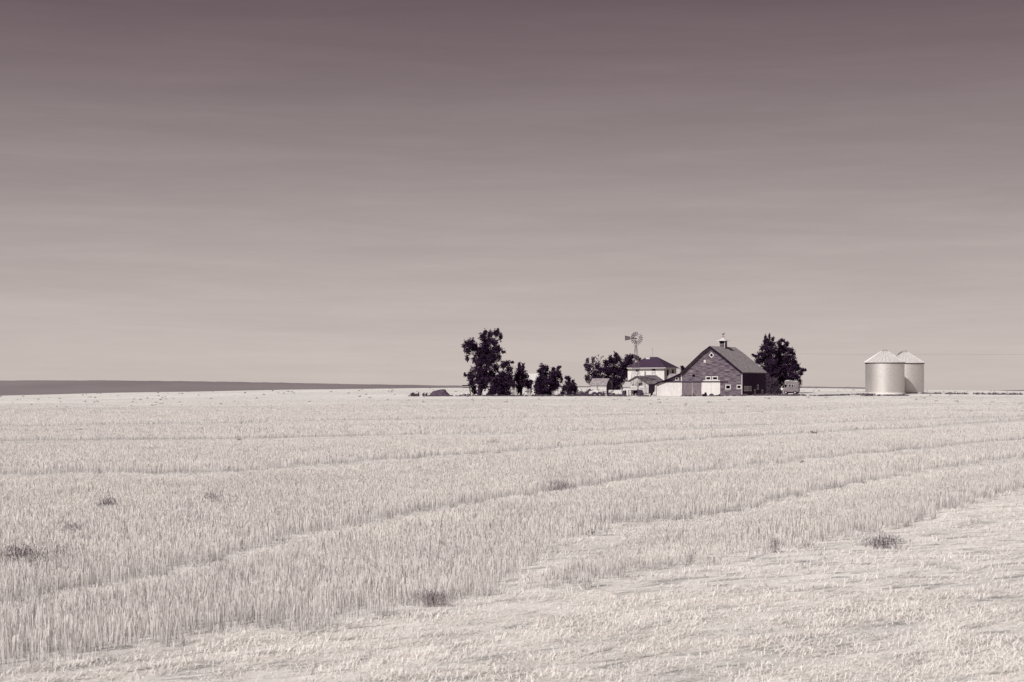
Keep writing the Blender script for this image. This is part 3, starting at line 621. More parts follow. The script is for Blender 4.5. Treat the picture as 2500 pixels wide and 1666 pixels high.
# mound and shrubs at the left end
p = at(1072, 967, 349); zb = terrain(p.x, 349)
def mound(name, label, px, Y, w_, h_, m, seed):
    x = (px-CX)/F*Y; r = np.random.default_rng(seed); n = 44; g_ = np.linspace(-1, 1, n); A, Bq = np.meshgrid(g_, g_)
    d = np.sqrt(A**2+Bq**2); ph = np.sin(A*4+1)*np.cos(Bq*5)*.08
    hh = np.clip(1-d, 0, 1)**1.0; hh = np.minimum(hh*1.9, 1.0+.25*A)*(1+ph)+r.normal(0, .03, hh.shape)*(hh > .02)
    Vv = np.stack([A*w_, Bq*w_*.8, hh*h_-.12], -1).reshape(-1, 3); i = np.arange(n*n).reshape(n, n)
    Qq = np.stack([i[:-1, :-1], i[:-1, 1:], i[1:, 1:], i[1:, :-1]], -1).reshape(-1, 4)
    o = np_mesh(name, Vv, Qq, M[m]); o.location = (x, Y, terrain(x, Y)); return tag(o, label, name.replace('_', ' '))
mound('dirt_mound', 'dark heap of earth left of the tallest tree', 1073, 349, 2.6, 1.38, 'earth', 4)
for px, w_, h_, lab in ((1007, 9, 8.5, 'round dry shrub, leftmost of the row beside the earth heap'), (1015, 6, 5.5, 'low dry shrub second from the left beside the earth heap'),
                        (1021.5, 3.5, 9, 'narrow upright dry shrub in the middle of the row'), (1034, 5, 7, 'thin dry shrub nearest but one to the earth heap'), (1041, 4.5, 6, 'small round dry shrub nearest the earth heap'),
                        (1087, 3, 15, 'tall weed on the right shoulder of the earth heap')):
    tree('shrub', lab, 'shrub', 348.5, px, [(px-w_*.25, 967-h_*.35, w_*.35, h_*.4), (px+w_*.2, 967-h_*.6, w_*.3, h_*.35), (px, 967-h_*.25, w_*.45, h_*.3)], leaf='darkweed', size=.14, dens=.7, seed=int(px), trunkr=.05, group='dry shrubs in the row by the earth heap' if px < 1080 else None)

# ------------------------------------------------------------------ yard things
def base(px, Y): x = (px-CX)/F*Y; return Vector((x, Y, terrain(x, Y)))
def wheel_part(parent, x, y, z, r, wd, name='wheel', axis='y'):
    q = MB(); d = Vector((0, 1, 0)) if axis == 'y' else Vector((1, 0, 0)); c = Vector((x, y, z))
    q.tube(c-d*wd/2, c+d*wd/2, r, r, 20); o = q.build(name, M['tyre'], parent)
    MB().tube(c-d*(wd/2+.02), c+d*(wd/2+.02), r*.5, r*.5, 14).build('rim', M['grey_and_shade'], o); return o
# motorhome
mh = thing('motorhome', 'grey and white motorhome parked under the wide dark tree', 'motorhome', base(1934, 366), R(-18))
kk = 374/F
prof = [(-2.05, .55), (-2.05, 1.25), (-1.95, 1.38), (-1.25, 1.5), (-1.0, 2.15), (-1.55, 2.3), (-1.6, 2.85), (-1.4, 3.02), (1.35, 2.78), (1.42, 2.7), (1.42, .55)]
MB().prism(prof, 0, 2.1).build('body', M['vanpaint'], mh, bevel=.04)
MB().prism([(-2.09, .5), (-2.09, 1.27), (-1.98, 1.42), (-1.28, 1.53), (-1.04, 2.13), (-1.62, 2.27), (-1.66, 2.87), (-1.42, 3.06), (-.75, 3.0), (-.75, 2.3), (-1.0, 1.45), (-1.05, .5)], .04, 2.06).build('cab', M['white'], mh)
q = MB(); q.ball((-1.1, .9, 3.04), .62, .7, .16); q.ball((-.2, .7, 2.98), .35, .4, .1); q.ball((.25, 1.0, 2.94), .35, .4, .1); q.ball((.85, .8, 2.88), .4, .45, .1); q.build('roof_pods', M['white'], mh)
for x0, x1 in ((-.72, -.32), (-.1, .22), (.38, .58)):
    o = MB().box(x0-.05, x1+.05, -.03, .01, 1.62, 2.26).build('window', M['trim'], mh); MB().box(x0, x1, -.045, -.031, 1.67, 2.21).build('pane', M['black'], o)
MB().box(-1.0, 1.42, -.02, .0, 1.42, 1.48).build('stripe', M['iron'], mh)
wheel_part(mh, .62, .12, .42, .42, .26); wheel_part(mh, -1.45, .12, .42, .38, .24); wheel_part(mh, .62, 1.95, .42, .42, .26); wheel_part(mh, -1.45, 1.95, .42, .38, .24)
MB().box(-1.9, 1.3, .1, 2.0, .35, .56).build('chassis', M['black'], mh)

# person by the motorhome
def skin_obj(name, pts_, edges, radii, m, parent, sub=2):
    me = bpy.data.meshes.new(name); me.from_pydata(pts_, edges, []); o = put(name, me, m, parent)
    s = o.modifiers.new('skin', 'SKIN')
    sv = me.skin_vertices[0].data if me.skin_vertices else None
    if sv is None:
        return o
    for i, r_ in enumerate(radii): sv[i].radius = (r_, r_)
    sv[0].use_root = True
    ss = o.modifiers.new('sub', 'SUBSURF'); ss.levels = sub; ss.render_levels = sub
    return o
pr = thing('person', 'person in pale shirt and dark trousers beside the motorhome, one arm out', 'person', base(1908.5, 363), R(10))
def skinned(name, P, E, RR, m, parent):
    me = bpy.data.meshes.new(name); me.from_pydata(P, E, []); o = put(name, me, m, parent)
    bpy.context.view_layer.objects.active = o
    o.modifiers.new('skin', 'SKIN')
    if not me.skin_vertices:
        bpy.context.view_layer.update()
    if me.skin_vertices:
        sv = me.skin_vertices[0].data
        for i, r_ in enumerate(RR): sv[i].radius = (r_, r_)
        sv[0].use_root = True
    s = o.modifiers.new('sub', 'SUBSURF'); s.levels = 1; s.render_levels = 2
    return o
P = [(0, 0, .95), (0, 0, 1.15), (0, 0, 1.38), (0, -.01, 1.48), (0, -.02, 1.56), (0, -.03, 1.68),
     (-.18, 0, 1.40), (-.40, -.06, 1.22), (-.58, -.12, 1.02), (.18, 0, 1.40), (.24, 0, 1.12), (.22, -.08, .88),
     (-.10, 0, .90), (-.12, -.01, .50), (-.12, 0, .08), (-.12, -.16, .04), (.10, 0, .90), (.12, .01, .50), (.13, .03, .08), (.13, -.13, .04)]
E = [(0, 1), (1, 2), (2, 3), (3, 4), (4, 5), (2, 6), (6, 7), (7, 8), (2, 9), (9, 10), (10, 11), (0, 12), (12, 13), (13, 14), (14, 15), (0, 16), (16, 17), (17, 18), (18, 19)]
RR = [.13, .13, .15, .07, .085, .08, .07, .045, .032, .07, .045, .032, .09, .065, .045, .04, .09, .065, .045, .04]
for hx_, hy_, hz_, dxx, dyy, dzz in ((-.58, -.12, 1.02, -.55, -.2, -.8), (.22, -.08, .88, 0, -.2, -1)):
    d = Vector((dxx, dyy, dzz)).normalized(); sd_ = d.cross(Vector((0, 1, 0))).normalized(); c0 = len(P)
    root = 8 if hx_ < 0 else 11; palm = Vector((hx_, hy_, hz_))+d*.06; P.append(tuple(palm)); RR.append(.032); E.append((root, c0))
    for kf, (off, ln) in enumerate(((-.03, .075), (-.01, .09), (.01, .085), (.03, .07))):
        i0 = len(P); p0 = palm+sd_*off+d*.02; P.append(tuple(p0)); RR.append(.010); E.append((c0, i0))
        P.append(tuple(p0+d*ln+Vector((0, -.02, 0)))); RR.append(.008); E.append((i0, i0+1))
    i0 = len(P); p0 = palm-sd_*.045; P.append(tuple(p0)); RR.append(.011); E.append((c0, i0)); P.append(tuple(p0-sd_*.01+d*.05)); RR.append(.009); E.append((i0, i0+1))
skinned('body', P, E, RR, M['skin'], pr)
skinned('shirt', [(0, 0, .98), (0, 0, 1.18), (0, 0, 1.39), (-.19, 0, 1.41), (-.42, -.06, 1.21), (-.52, -.1, 1.10), (.19, 0, 1.41), (.25, 0, 1.12), (.235, -.05, .98)],
        [(0, 1), (1, 2), (2, 3), (3, 4), (4, 5), (2, 6), (6, 7), (7, 8)], [.17, .17, .185, .10, .075, .065, .10, .075, .06], M['shirt'], pr)
skinned('trousers', [(0, 0, .97), (-.10, 0, .88), (-.12, -.01, .50), (-.12, 0, .1), (.10, 0, .88), (.12, .01, .50), (.13, .03, .1)],
        [(0, 1), (1, 2), (2, 3), (0, 4), (4, 5), (5, 6)], [.16, .12, .09, .07, .12, .09, .07], M['trouser'], pr)
MB().ball((0, .0, 1.70), .10, .11, .10).build('hair', M['hair'], pr, smooth=True)
q = MB(); q.ball((0, -.115, 1.63), .012, .02, .02, 6, 4); q.ball((-.033, -.105, 1.66), .01, .008, .008, 6, 4); q.ball((.033, -.105, 1.66), .01, .008, .008, 6, 4); q.ball((0, -.105, 1.59), .022, .008, .006, 6, 4)
q.build('face', M['skin'], pr)

# white slatted wagon at the left
wg = thing('wagon', 'white slatted farm wagon at the foot of the tallest tree', 'wagon', base(1137.5, 348.5), -R(4))
k = 348.5/F
MB().prism([(-.92, .45), (-.80, 2.0), (.62, 2.0), (.88, .45)], 0, 2.6).build('box', M['white'], wg)
for z in (.85, 1.15, 1.5): MB().box(-.86, .78, -.03, -.003, z, z+.03).build('slat_gap', M['barge'], wg)
MB().box(-.82, .62, -.05, 2.5, 2.08, 2.34).build('top_rail', M['barge'], wg); MB().box(-.78, .74, -.04, -.003, 1.76, 1.92).build('top_rail', M['barge'], wg)
for x in (-.8, -.1, .55): MB().box(x, x+.07, .02, .09, 2.0, 2.09).build('post', M['trim'], wg)
wheel_part(wg, -.45, .1, .27, .3, .2); wheel_part(wg, .5, .1, .27, .3, .2); wheel_part(wg, -.45, 2.4, .27, .3, .2); wheel_part(wg, .5, 2.4, .27, .3, .2)

# old pale car
cr_ = thing('old_car', 'old pale car with rounded fenders parked in weeds left of the small shed', 'car', base(1452, 346.5), -R(3))
MB().prism([(-1.45, .5), (-1.38, .95), (-1.15, 1.12), (-.2, 1.1), (.6, 1.0), (1.2, .95), (1.45, .75), (1.5, .45)], 0, 1.6).build('body', M['whiteboard'], cr_, bevel=.08)
MB().prism([(-1.45, 1.0), (-1.3, 1.5), (-.95, 1.62), (-.55, 1.1)], .1, 1.5).build('cabin', M['dark'], cr_, bevel=.05)
for cxw in (-.05, 1.0):
    q = MB(); q.prism([(cxw+.62*math.cos(t), .38+.55*math.sin(t)) for t in np.linspace(0, math.pi, 12)], -.12, .22); q.build('fender', M['dark'], cr_)
wheel_part(cr_, 0, -.02, .33, .33, .18); wheel_part(cr_, 1.05, -.02, .33, .33, .18); wheel_part(cr_, 0, 1.55, .33, .33, .18); wheel_part(cr_, 1.05, 1.55, .33, .33, .18)
# long white board fence rail behind
def boards(name, label, cat, px0, px1, Y, zs, hh, m, posts=(), pm='iron', zp=1.0, group=None, rz=0):
    b0 = base((px0+px1)/2, Y); o = thing(name, label, cat, b0, rz, group); hw = (px1-px0)/2*Y/F
    for z in zs: MB().box(-hw, hw, 0, .05, z, z+hh).build('rail', M[m], o)
    for t in posts: MB().box(-hw+2*hw*t-.06, -hw+2*hw*t+.06, .052, .15, -.3, zp).build('post', M[pm], o)
    return o
boards('board_fence', 'long white rail running behind the old pale car', 'fence', 1419, 1462, 352, (1.45,), .16, 'white', (0, .33, .66, 1), zp=1.55)
boards('board_fence', 'white panel fence with dark posts between small shed and garage', 'fence', 1486, 1516, 351, (.62,), .66, 'white', (.18, .5, .82), 'dark', 1.42)
boards('corral_panel', 'pale corral panel in the gap left of the narrow double tree', 'fence', 1246, 1263, 349.8, (.15, .45, .75, 1.05, 1.35), .12, 'greywood', (0, .5, 1), 'greywood', 1.55, 'corral panels between the trees')
boards('corral_panel', 'pale corral panel right of the narrow double tree trunk', 'fence', 1281, 1294, 350.2, (.15, .45, .75, 1.05, 1.35), .12, 'greywood', (0, 1), 'greywood', 1.55, 'corral panels between the trees')
boards('corral_panel', 'pale corral panel between the broad tree and pointed bush', 'fence', 1348, 1376, 349.6, (.15, .45, .75, 1.0), .12, 'greywood', (0, .5, .8, 1), 'greywood', 1.35, 'corral panels between the trees')
# low dark implement in front of the old car
o = thing('harrow', 'low dark farm implement in weeds right of the pointed bush', 'implement', base(1420, 346.5), 0)
q = MB()
for z in (.15, .45, .7): q.tube((-1.3, 0, z), (1.2, 0, z), .05)
for i in range(9): q.tube((-1.2+i*.3, -.05, 0), (-1.1+i*.3, .1, .8), .04)
q.tube((1.1, 0, .1), (1.5, 0, 1.35), .12); q.tube((.7, 0, .9), (1.6, .2, .5), .09); q.build('frame', M['dark'], o)
MB().box(-1.2, -.1, .4, .8, .55, .8).build('seed_box', M['grey_and_shade'], o)
# dark gate-like elevator frame leaning between sheds
o = thing('grain_elevator', 'slanting dark conveyor frame beside the small white shed', 'conveyor', base(1492, 349.5), 0)
q = MB()
for y in (0, .4):
    q.tube((-.95, y, .35), (1.0, y, 1.55), .06); q.tube((-.95, y, .1), (.5, y, 1.0), .05)
for i in range(8): q.tube((-.95+i*.26, 0, .35+i*.16), (-.95+i*.26, .4, .35+i*.16), .03)
q.tube((-.9, 0, -.1), (-.9, 0, 1.5), .08); q.tube((-.5, 0, -.1), (-.7, 0, 1.2), .07); q.build('frame', M['dark'], o)
wheel_part(o, -.2, .1, .3, .3, .12)
def crate(name, label, cat, px, Y, w_, d_, h_, m, lid=None, rz=-ROT):
    o = thing(name, label, cat, base(px, Y), rz); MB().box(-w_/2, w_/2, 0, d_, -.2, h_).build('body', M[m], o, bevel=.03)
    if lid: MB().box(-w_/2-.03, w_/2+.03, -.03, d_+.03, h_+.003, h_+.07).build('lid', M[lid], o)
    for z in (.33, .66): MB().box(-w_/2+.03, w_/2-.03, -.02, -.003, h_*z, h_*z+.04).build('band', M['iron'], o)
    return o
crate('fuel_tank', 'dark boxy tank left of the low white shed', 'tank', 1522, 352, .62, .7, 1.12, 'dark', 'trim')
crate('crate', 'pale slatted crate in front of the low white shed', 'crate', 1530.5, 352.4, .62, .6, 1.2, 'whiteboard')
crate('crate', 'greyish crate right beside the pale slatted one', 'crate', 1537.5, 352.2, .55, .6, .95, 'greywood')
crate('cabinet', 'tall dark cabinet standing before the garage opening', 'cabinet', 1559.5, 352.6, .62, .7, 1.3, 'dark')
def drum(label, px, Y, r_, h_, m):
    o = thing('drum', label, 'drum', base(px, Y)); MB().lathe([(.01, 0), (r_, 0), (r_, h_*.33), (r_+.02, h_*.34), (r_, h_*.36), (r_, h_*.66), (r_+.02, h_*.67), (r_, h_*.69), (r_, h_), (.01, h_)], 20).build('body', M[m], o, smooth=False)
    MB().lathe([(.01, h_+.02), (r_*.9, h_+.02), (r_*.9, h_+.002)], 20).build('lid', M['iron'], o)
drum('dark drum just right of the tall cabinet', 1566, 352, .28, 1.25, 'dark'); drum('pale round drum at the left post of the dark tank', 1517.5, 352.3, .18, .75, 'trim')
# white covered trailers
def covered(label, px, Y, w_, h0, h1, rz=0):
    o = thing('covered_trailer', label, 'trailer', base(px, Y), rz); hw = w_/2
    MB().prism([(-hw, h0), (-hw*1.03, h1*.8), (-hw*.7, h1*.97), (0, h1), (hw*.75, h1*.95), (hw, h1*.82), (hw*.95, h0)], 0, 1.6).build('cover', M['white'], o, bevel=.06)
    MB().box(-hw*.9, hw*.85, -.03, 1.5, h0-.12, h0-.003).build('bed', M['iron'], o)
    MB().box(-hw*.8, hw*.7, -.02, -.003, (h0+h1)/2-.05, (h0+h1)/2+.02).build('strap', M['iron'], o)
    wheel_part(o, -hw*.5, .05, .3, .3, .16); wheel_part(o, hw*.5, .05, .3, .3, .16); wheel_part(o, -hw*.5, 1.5, .3, .3, .16); wheel_part(o, hw*.5, 1.5, .3, .3, .16)
covered('white covered trailer parked in the garage mouth under the tower', 1548, 354, 1.35, 1.2, 2.15); covered('narrow white covered trailer right of the tower legs', 1567, 354.6, 1.15, .85, 2.2)
o = thing('hand_cart', 'low dark cart in front of the right garage corner', 'cart', base(1577, 352)); MB().box(-.7, .7, 0, .8, .35, .52).build('bed', M['black'], o)
MB().tube((.6, .4, .5), (.95, .4, .95), .04).build('handle', M['dark'], o)
wheel_part(o, -.4, -.02, .25, .25, .1); wheel_part(o, .4, -.02, .25, .25, .1)
o = thing('water_trough', 'pale metal trough on the ground near the white lean-to door', 'trough', base(1580.5, 351)); 
MB().prism([(-.6, 0), (-.68, .5), (-.6, .5), (-.53, .06), (.53, .06), (.6, .5), (.68, .5), (.6, 0)], 0, .6).build('tub', M['steelroof'], o)
q = MB(); q.box(-.58, .58, .0, .03, .06, .46); q.box(-.58, .58, .57, .6, .06, .46); q.build('end_wall', M['steelroof'], o)
o = thing('leaning_slab', 'pale slab of boards leaning on the left end of the barn', 'boards', base(1599, 355.8), -ROT)
MB().prism([(-.65, 0), (-.35, .75), (-.1, .9), (.05, 2.15), (.3, 2.4), (.3, 0)], 0, .16).build('panel', M['greywood'], o)
q = MB(); [q.box(-.1, .3, -.03, -.003, .5+i*.5, .56+i*.5) for i in range(4)]; q.build('cleat', M['trim'], o)
# iron wheels at the barn door
def half_wheel(label, px, Y, r_):
    b = base(px, Y); b.z = FB.P.z-.42; o = thing('iron_wheel', label, 'wheel', b, -ROT); q = MB(); n = 20
    for i in range(n):
        a0, a1 = 2*math.pi*i/n, 2*math.pi*(i+1)/n
        q.tube((r_*math.cos(a0), 0, r_*.62+r_*math.sin(a0)), (r_*math.cos(a1), 0, r_*.62+r_*math.sin(a1)), .13, n=6)
    q.build('rim', M['dark'], o); q = MB()
    for i in range(9): a0 = 2*math.pi*i/9+.3; q.tube((0, 0, r_*.62), (r_*math.cos(a0), 0, r_*.62+r_*math.sin(a0)), .085, n=5)
    q.build('spoke', M['dark'], o); q = MB(); q.tube((0, -.12, r_*.62), (0, .12, r_*.62), .14); q.build('hub', M['iron'], o)
    MB().tube((r_*.1, -.1, .1), (r_*.1+.25, -.08, .62), .03).build('rod', M['trim'], o)
half_wheel('dark spoked iron wheel sunk in weeds before the white barn doors', 1737.3, 351.2, .55)
tree('bush', 'small dark weed bush at the left foot of the white barn doors', 'bush', 346.3, 1720.5, [(1718, 965.5, 3.5, 2.5), (1722.5, 963.5, 2.5, 4), (1721, 966, 4, 2)], leaf='leaf', size=.13, dens=1.3, seed=77, trunkr=.04)
tree('bush', 'low grey weeds at the right foot of the white barn doors', 'bush', 346, 1757, [(1752, 967, 3, 1.5), (1757, 966, 3, 2.5), (1747, 967.5, 3, 1.2)], leaf='darkweed', size=.12, dens=1.2, seed=78, trunkr=.03)
for lab, px, Y, r_ in (('round white stone at the foot of the grey bush', 1878, 350.5, .16), ('round pale stone right of the grey bush', 1902.5, 351, .22)):
    b = base(px, Y); o = MB().ball((0, 0, 0), r_, r_, r_*.8, jit=.06).build('stone', M['white'], None, smooth=True, loc=b+Vector((0, 0, r_*.6))); tag(o, lab, 'stone')
b = base(1397, 345.5); q = MB()
for i in range(16):
    a0, a1 = 2*math.pi*i/16, 2*math.pi*(i+1)/16; q.tube((.16*math.cos(a0), 0, .2+.16*math.sin(a0)), (.16*math.cos(a1), 0, .2+.16*math.sin(a1)), .07, n=6)
tag(q.build('tyre', M['white'], None, loc=b), 'small white painted tyre standing below the pointed bush', 'tyre')

# thin wire strung from a pole behind the wide tree away to the right
q = MB(); p0 = at(1935, 864, 392); p1 = at(2700, 866, 392)
o = thing('power_line', 'faint overhead wire running right across the sky behind the grain bins', 'wire', (p0.x, p0.y, terrain(p0.x, p0.y)))
zz = p0.z-o.location.z; ln_ = p1.x-p0.x
for i in range(20):
    f0, f1 = i/20, (i+1)/20; sg = lambda f_: zz-3.2*f_*(1-f_)*.25
    q.tube((ln_*f0, 0, sg(f0)), (ln_*f1, 0, sg(f1)), .016, n=4)
q.build('wire', M['iron'], o)
q = MB(); q.tube((0, 0, -.5), (0, 0, zz+.3), .13, .1); q.tube((ln_, 0, -3), (ln_, 0, zz+.3), .13, .1); q.build('pole', M['bark'], o)

# ------------------------------------------------------------------ stubble and straw
def vnoise(X, Y, s, seed):
    r = np.random.default_rng(seed); G = r.random((64, 64)); x = X/s; y = Y/s
    xi = np.floor(x).astype(int); yi = np.floor(y).astype(int); fx = x-xi; fy = y-yi; fx = fx*fx*(3-2*fx); fy = fy*fy*(3-2*fy)
    g = lambda a, b: G[a % 64, b % 64]
    return (g(xi, yi)*(1-fx)+g(xi+1, yi)*fx)*(1-fy)+(g(xi, yi+1)*(1-fx)+g(xi+1, yi+1)*fx)*fy
LA = np.array([(-14, 7), (-8, 13.2), (-5, 17.3), (-3.4, 19.7), (-1, 22.8), (3.1, 27.7), (7.2, 33.2), (15.2, 49), (40, 92)])
LBn = np.array([(-10, 8), (-8, 17), (-6.8, 21.7), (-4.1, 32.7), (-2.1, 39.2), (1.04, 47.4), (4.9, 54.8), (10.5, 64.9), (34, 100)])
LC = np.array([(-.2, 24.0), (.42, 28.2), (2.35, 35.6), (4.7, 38.7), (9.3, 48.2), (13.4, 56.3), (19.1, 65.2), (44, 100)])
LD = np.array([(-30, 51), (-17, 54.5), (-10.5, 56), (-4.3, 68), (8, 89), (15.7, 99), (44, 140)])
LE = np.array([(-40, 82), (-20, 92), (-3.8, 102), (10, 114), (26, 132), (36, 141), (60, 165)])
LF = np.array([(-60, 110), (-25, 128), (0, 150), (25, 176), (60, 215)])
def zone(X, Y):
    """stubble height factor 0..1 and lying-straw factor 0..1"""
    wob = (vnoise(X, Y, 2.3, 5)-.5)*1.2+(vnoise(X, Y, .5, 6)-.5)*1.3
    y = Y+wob
    ea = np.interp(X, LA[:, 0], LA[:, 1])
    h = 1/(1+np.exp(-(y-ea)/.12)); lying = 1-h
    for ln, wd, k in ((LBn, 4.3, .85), (LC, 4.4, .85), (LD, 7.5, .8), (LE, 11., .7), (LF, 15., .6)):
        el = np.interp(X, ln[:, 0], ln[:, 1]); d = y-el
        inside = (X > ln[0, 0]) & (d < 0) & (d > -wd)
        s = np.where(inside, k*np.clip((d+wd)/wd*1.7, 0, 1), 0)*np.clip(.35+1.3*vnoise(X, Y, wd*1.6, 41), 0, 1)
        h = h*(1-s); lying = np.maximum(lying, s)
    # broken low patch between the first edge and the next
    mess = np.exp(-((X-2.0)/3.2)**2)*np.exp(-((Y-30.5)/4.0)**2); h = h*(1-.75*mess); lying = np.maximum(lying, mess)
    lodged = np.exp(-((X+11.5)/2.6)**2)*np.exp(-((Y-42)/3.5)**2); h = h*(1-.6*lodged); lying = np.maximum(lying, lodged)
    return h, lying
def edgeness(X, Y):
    e = np.zeros_like(X)
    for ln, wd in ((LA, 2.0), (LBn, 4.2), (LC, 4.5), (LD, 7.), (LE, 9.), (LF, 12.)):
        d = Y+(vnoise(X, Y, 2.3, 5)-.5)*1.2-np.interp(X, ln[:, 0], ln[:, 1])
        e = np.maximum(e, np.where((X > ln[0, 0]) & (d > 0), np.clip(1-d/wd, 0, 1), 0))
    return e
def sample(y0, y1, n, r):
    u = r.random(n); Y = np.sqrt(y0**2+(y1**2-y0**2)*u); X = (r.random(n)*2-1)*(.325*Y+1.8); return X, Y
def blades(X, Y, hgt, wid, lean, az, shade, r, flat=False):
    n = len(X); Z = terrain_np(X, Y)-.01
    ph = r.normal(0, .9, n)                                   # blade faces roughly along y, turned at random
    if flat: ph = -az+r.normal(0, .4, n)
    wx, wy = np.cos(ph)*wid*.5, np.sin(ph)*wid*.5
    dx, dy = np.sin(az)*np.sin(lean)*hgt, np.cos(az)*np.sin(lean)*hgt; dz = np.cos(lean)*hgt
    b0 = np.stack([X-wx, Y-wy, Z], -1); b1 = np.stack([X+wx, Y+wy, Z], -1)
    t1 = np.stack([X+wx*.7+dx, Y+wy*.7+dy, Z+dz], -1); t0 = np.stack([X-wx*.7+dx, Y-wy*.7+dy, Z+dz], -1)
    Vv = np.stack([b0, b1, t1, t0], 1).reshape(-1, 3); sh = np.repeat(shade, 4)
    sh = np.stack([shade*.32, shade*.32, shade, shade], 1).ravel(); return Vv, sh  # lower ends darker: greyer stalk feet plus painted shadow between the stalks
def scatter_field(name, label, bands, seed):
    r = np.random.default_rng(seed); VS = []; SH = []
    for (y0, y1, n, wid, kind, hs) in bands:
        X, Y = sample(y0, y1, n, r); h, ly = zone(X, Y)
        if kind == 'stand':
            # drill rows about 0.19 m apart
            s = X-.55*Y; s2 = np.round(s/.19)*.19+r.normal(0, .035, len(s)); mixr = r.random(len(s)) < .6; X = np.where(mixr, X+(s2-s), X)
            cl = vnoise(X, Y, .55, 3)*.5+vnoise(X, Y, .2, 9)*.5
            keep = (h > .12) & (r.random(len(X)) < .45+.9*cl); X, Y, h, cl = X[keep], Y[keep], h[keep], cl[keep]
            m = len(X); edge = edgeness(X, Y); kp = r.random(m) > .78*edge*np.clip(.25+1.5*vnoise(X, Y, 1.3, 31), 0, 1); X, Y, h, cl = X[kp], Y[kp], h[kp], cl[kp]; m = len(X); H_ = hs*h*(.82+.22*cl+.07*r.normal(0, 1, m)); H_ = np.clip(H_, .05, .45)
            lean = np.abs(r.normal(0, .16, m)); az = r.random(m)*6.283
            br_ = r.random(m) < .06; lean = np.where(br_, r.uniform(.6, 1.3, m), lean)
            sh = np.clip(.80+.19*r.normal(0, 1, m)+(vnoise(X, Y, 1.5, 14)-.5)*.2, .1, 1); sh = np.where(r.random(m) < .13, r.uniform(.08, .4, m), sh)
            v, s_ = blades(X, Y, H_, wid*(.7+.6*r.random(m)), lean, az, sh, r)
        elif kind == 'lie':
            ua, va = X*math.cos(R(52))-Y*math.sin(R(52)), X*math.sin(R(52))+Y*math.cos(R(52)); dn = np.clip((vnoise(ua*3.2, va, 1.5, 24)*.6+vnoise(ua*2, va, .45, 25)*.4)*2.6-.75, .30, 1); keep = r.random(len(X)) < (ly*.9+.05)*dn; X, Y = X[keep], Y[keep]; m = len(X)
            lean = R(90)-np.abs(r.normal(0, .16, m)); az = r.normal(R(60), .9, m)+np.where(r.random(m) < .5, math.pi, 0)
            sh = np.clip(.85+.14*r.normal(0, 1, m), .2, 1)
            v, s_ = blades(X, Y, hs*(.5+.8*r.random(m)), wid, lean, az, sh, r, True); s_ = np.repeat(sh, 4)
            v[:, 2] += np.repeat(r.random(m)*.035, 4)
        else:                                                  # short tufted straw leaning one way
            ua, va = X*math.cos(R(50))-Y*math.sin(R(50)), X*math.sin(R(50))+Y*math.cos(R(50)); cl = np.clip((vnoise(X, Y, .22, 21)*.4+vnoise(ua*3, va, 1.1, 22)*.6-.25)*2.2, 0, 1)
            keep = (r.random(len(X)) < ly*(.06+1.1*cl)); X, Y, cl = X[keep], Y[keep], cl[keep]; m = len(X)
            s = X-.75*Y; s2 = np.round(s/.21)*.21+r.normal(0, .04, m); X = np.where(r.random(m) < .5, X+(s2-s), X)
            lean = np.clip(r.normal(1.12, .35, m), 0, 1.52); az = r.normal(R(55), 1.3, m)
            sh = np.clip(.86+.13*r.normal(0, 1, m), .15, 1); sh = np.where(r.random(m) < .04, .25, sh)
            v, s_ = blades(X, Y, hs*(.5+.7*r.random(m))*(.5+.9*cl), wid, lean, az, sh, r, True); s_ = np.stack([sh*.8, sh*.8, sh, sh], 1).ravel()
        VS.append(v); SH.append(s_)
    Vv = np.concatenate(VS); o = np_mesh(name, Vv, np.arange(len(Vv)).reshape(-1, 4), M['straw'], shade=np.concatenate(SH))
    return tag(o, label, 'stubble', kind='stuff')
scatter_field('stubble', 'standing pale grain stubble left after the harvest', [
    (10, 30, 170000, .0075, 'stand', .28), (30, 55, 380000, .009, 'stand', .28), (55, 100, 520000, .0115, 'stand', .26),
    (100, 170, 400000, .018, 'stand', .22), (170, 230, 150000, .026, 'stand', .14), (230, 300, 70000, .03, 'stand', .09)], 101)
scatter_field('straw', 'loose cut straw lying flat between the stubble', [
    (10, 24, 150000, .010, 'tuft', .075), (24, 60, 170000, .013, 'tuft', .09), (10, 24, 95000, .007, 'lie', .17), (24, 60, 110000, .010, 'lie', .3), (60, 200, 60000, .022, 'lie', .4)], 102)

# dry weeds scattered over the field: nobody could count them
def weeds(name, label, pts_, m, seed, leaf=.07):
    r = np.random.default_rng(seed); VS = []
    for (x, y, wd, hg, n) in pts_:
        z = terrain(x, y); d = r.normal(size=(n, 3)); d /= np.linalg.norm(d, axis=1)[:, None]; rr = r.random(n)[:, None]**.5
        c = d*rr*np.array([wd, wd*.8, hg*.5])+np.array([x, y, z+hg*.5]); sz = leaf*(.5+r.random(n))*(1+y/150)
        a = r.normal(size=(n, 3)); a[:, 2] = np.abs(a[:, 2])*1.5; a /= np.linalg.norm(a, axis=1)[:, None]; b = np.cross(a, r.normal(size=(n, 3))); b /= np.linalg.norm(b, axis=1)[:, None]
        a *= sz[:, None]; b *= sz[:, None]*.18
        VS.append(np.stack([c-a-b, c-a+b, c+a+b, c+a-b], 1).reshape(-1, 3))
    Vv = np.concatenate(VS); return np_mesh(name, Vv, np.arange(len(Vv)).reshape(-1, 4), M[m])
r = np.random.default_rng(55); P_ = []
for i in range(300):
    Y = math.sqrt(r.uniform(120**2, 480**2)); X = r.uniform(-.33, .33)*Y
    if Y > 338 and -.04 < X/Y < .19 and Y < 400: continue
    k = .35+r.random()*1.3 if r.random() < .7 else 1.6
    P_.append((X, Y, .24*k, .05*k+.04, int(12*k)))
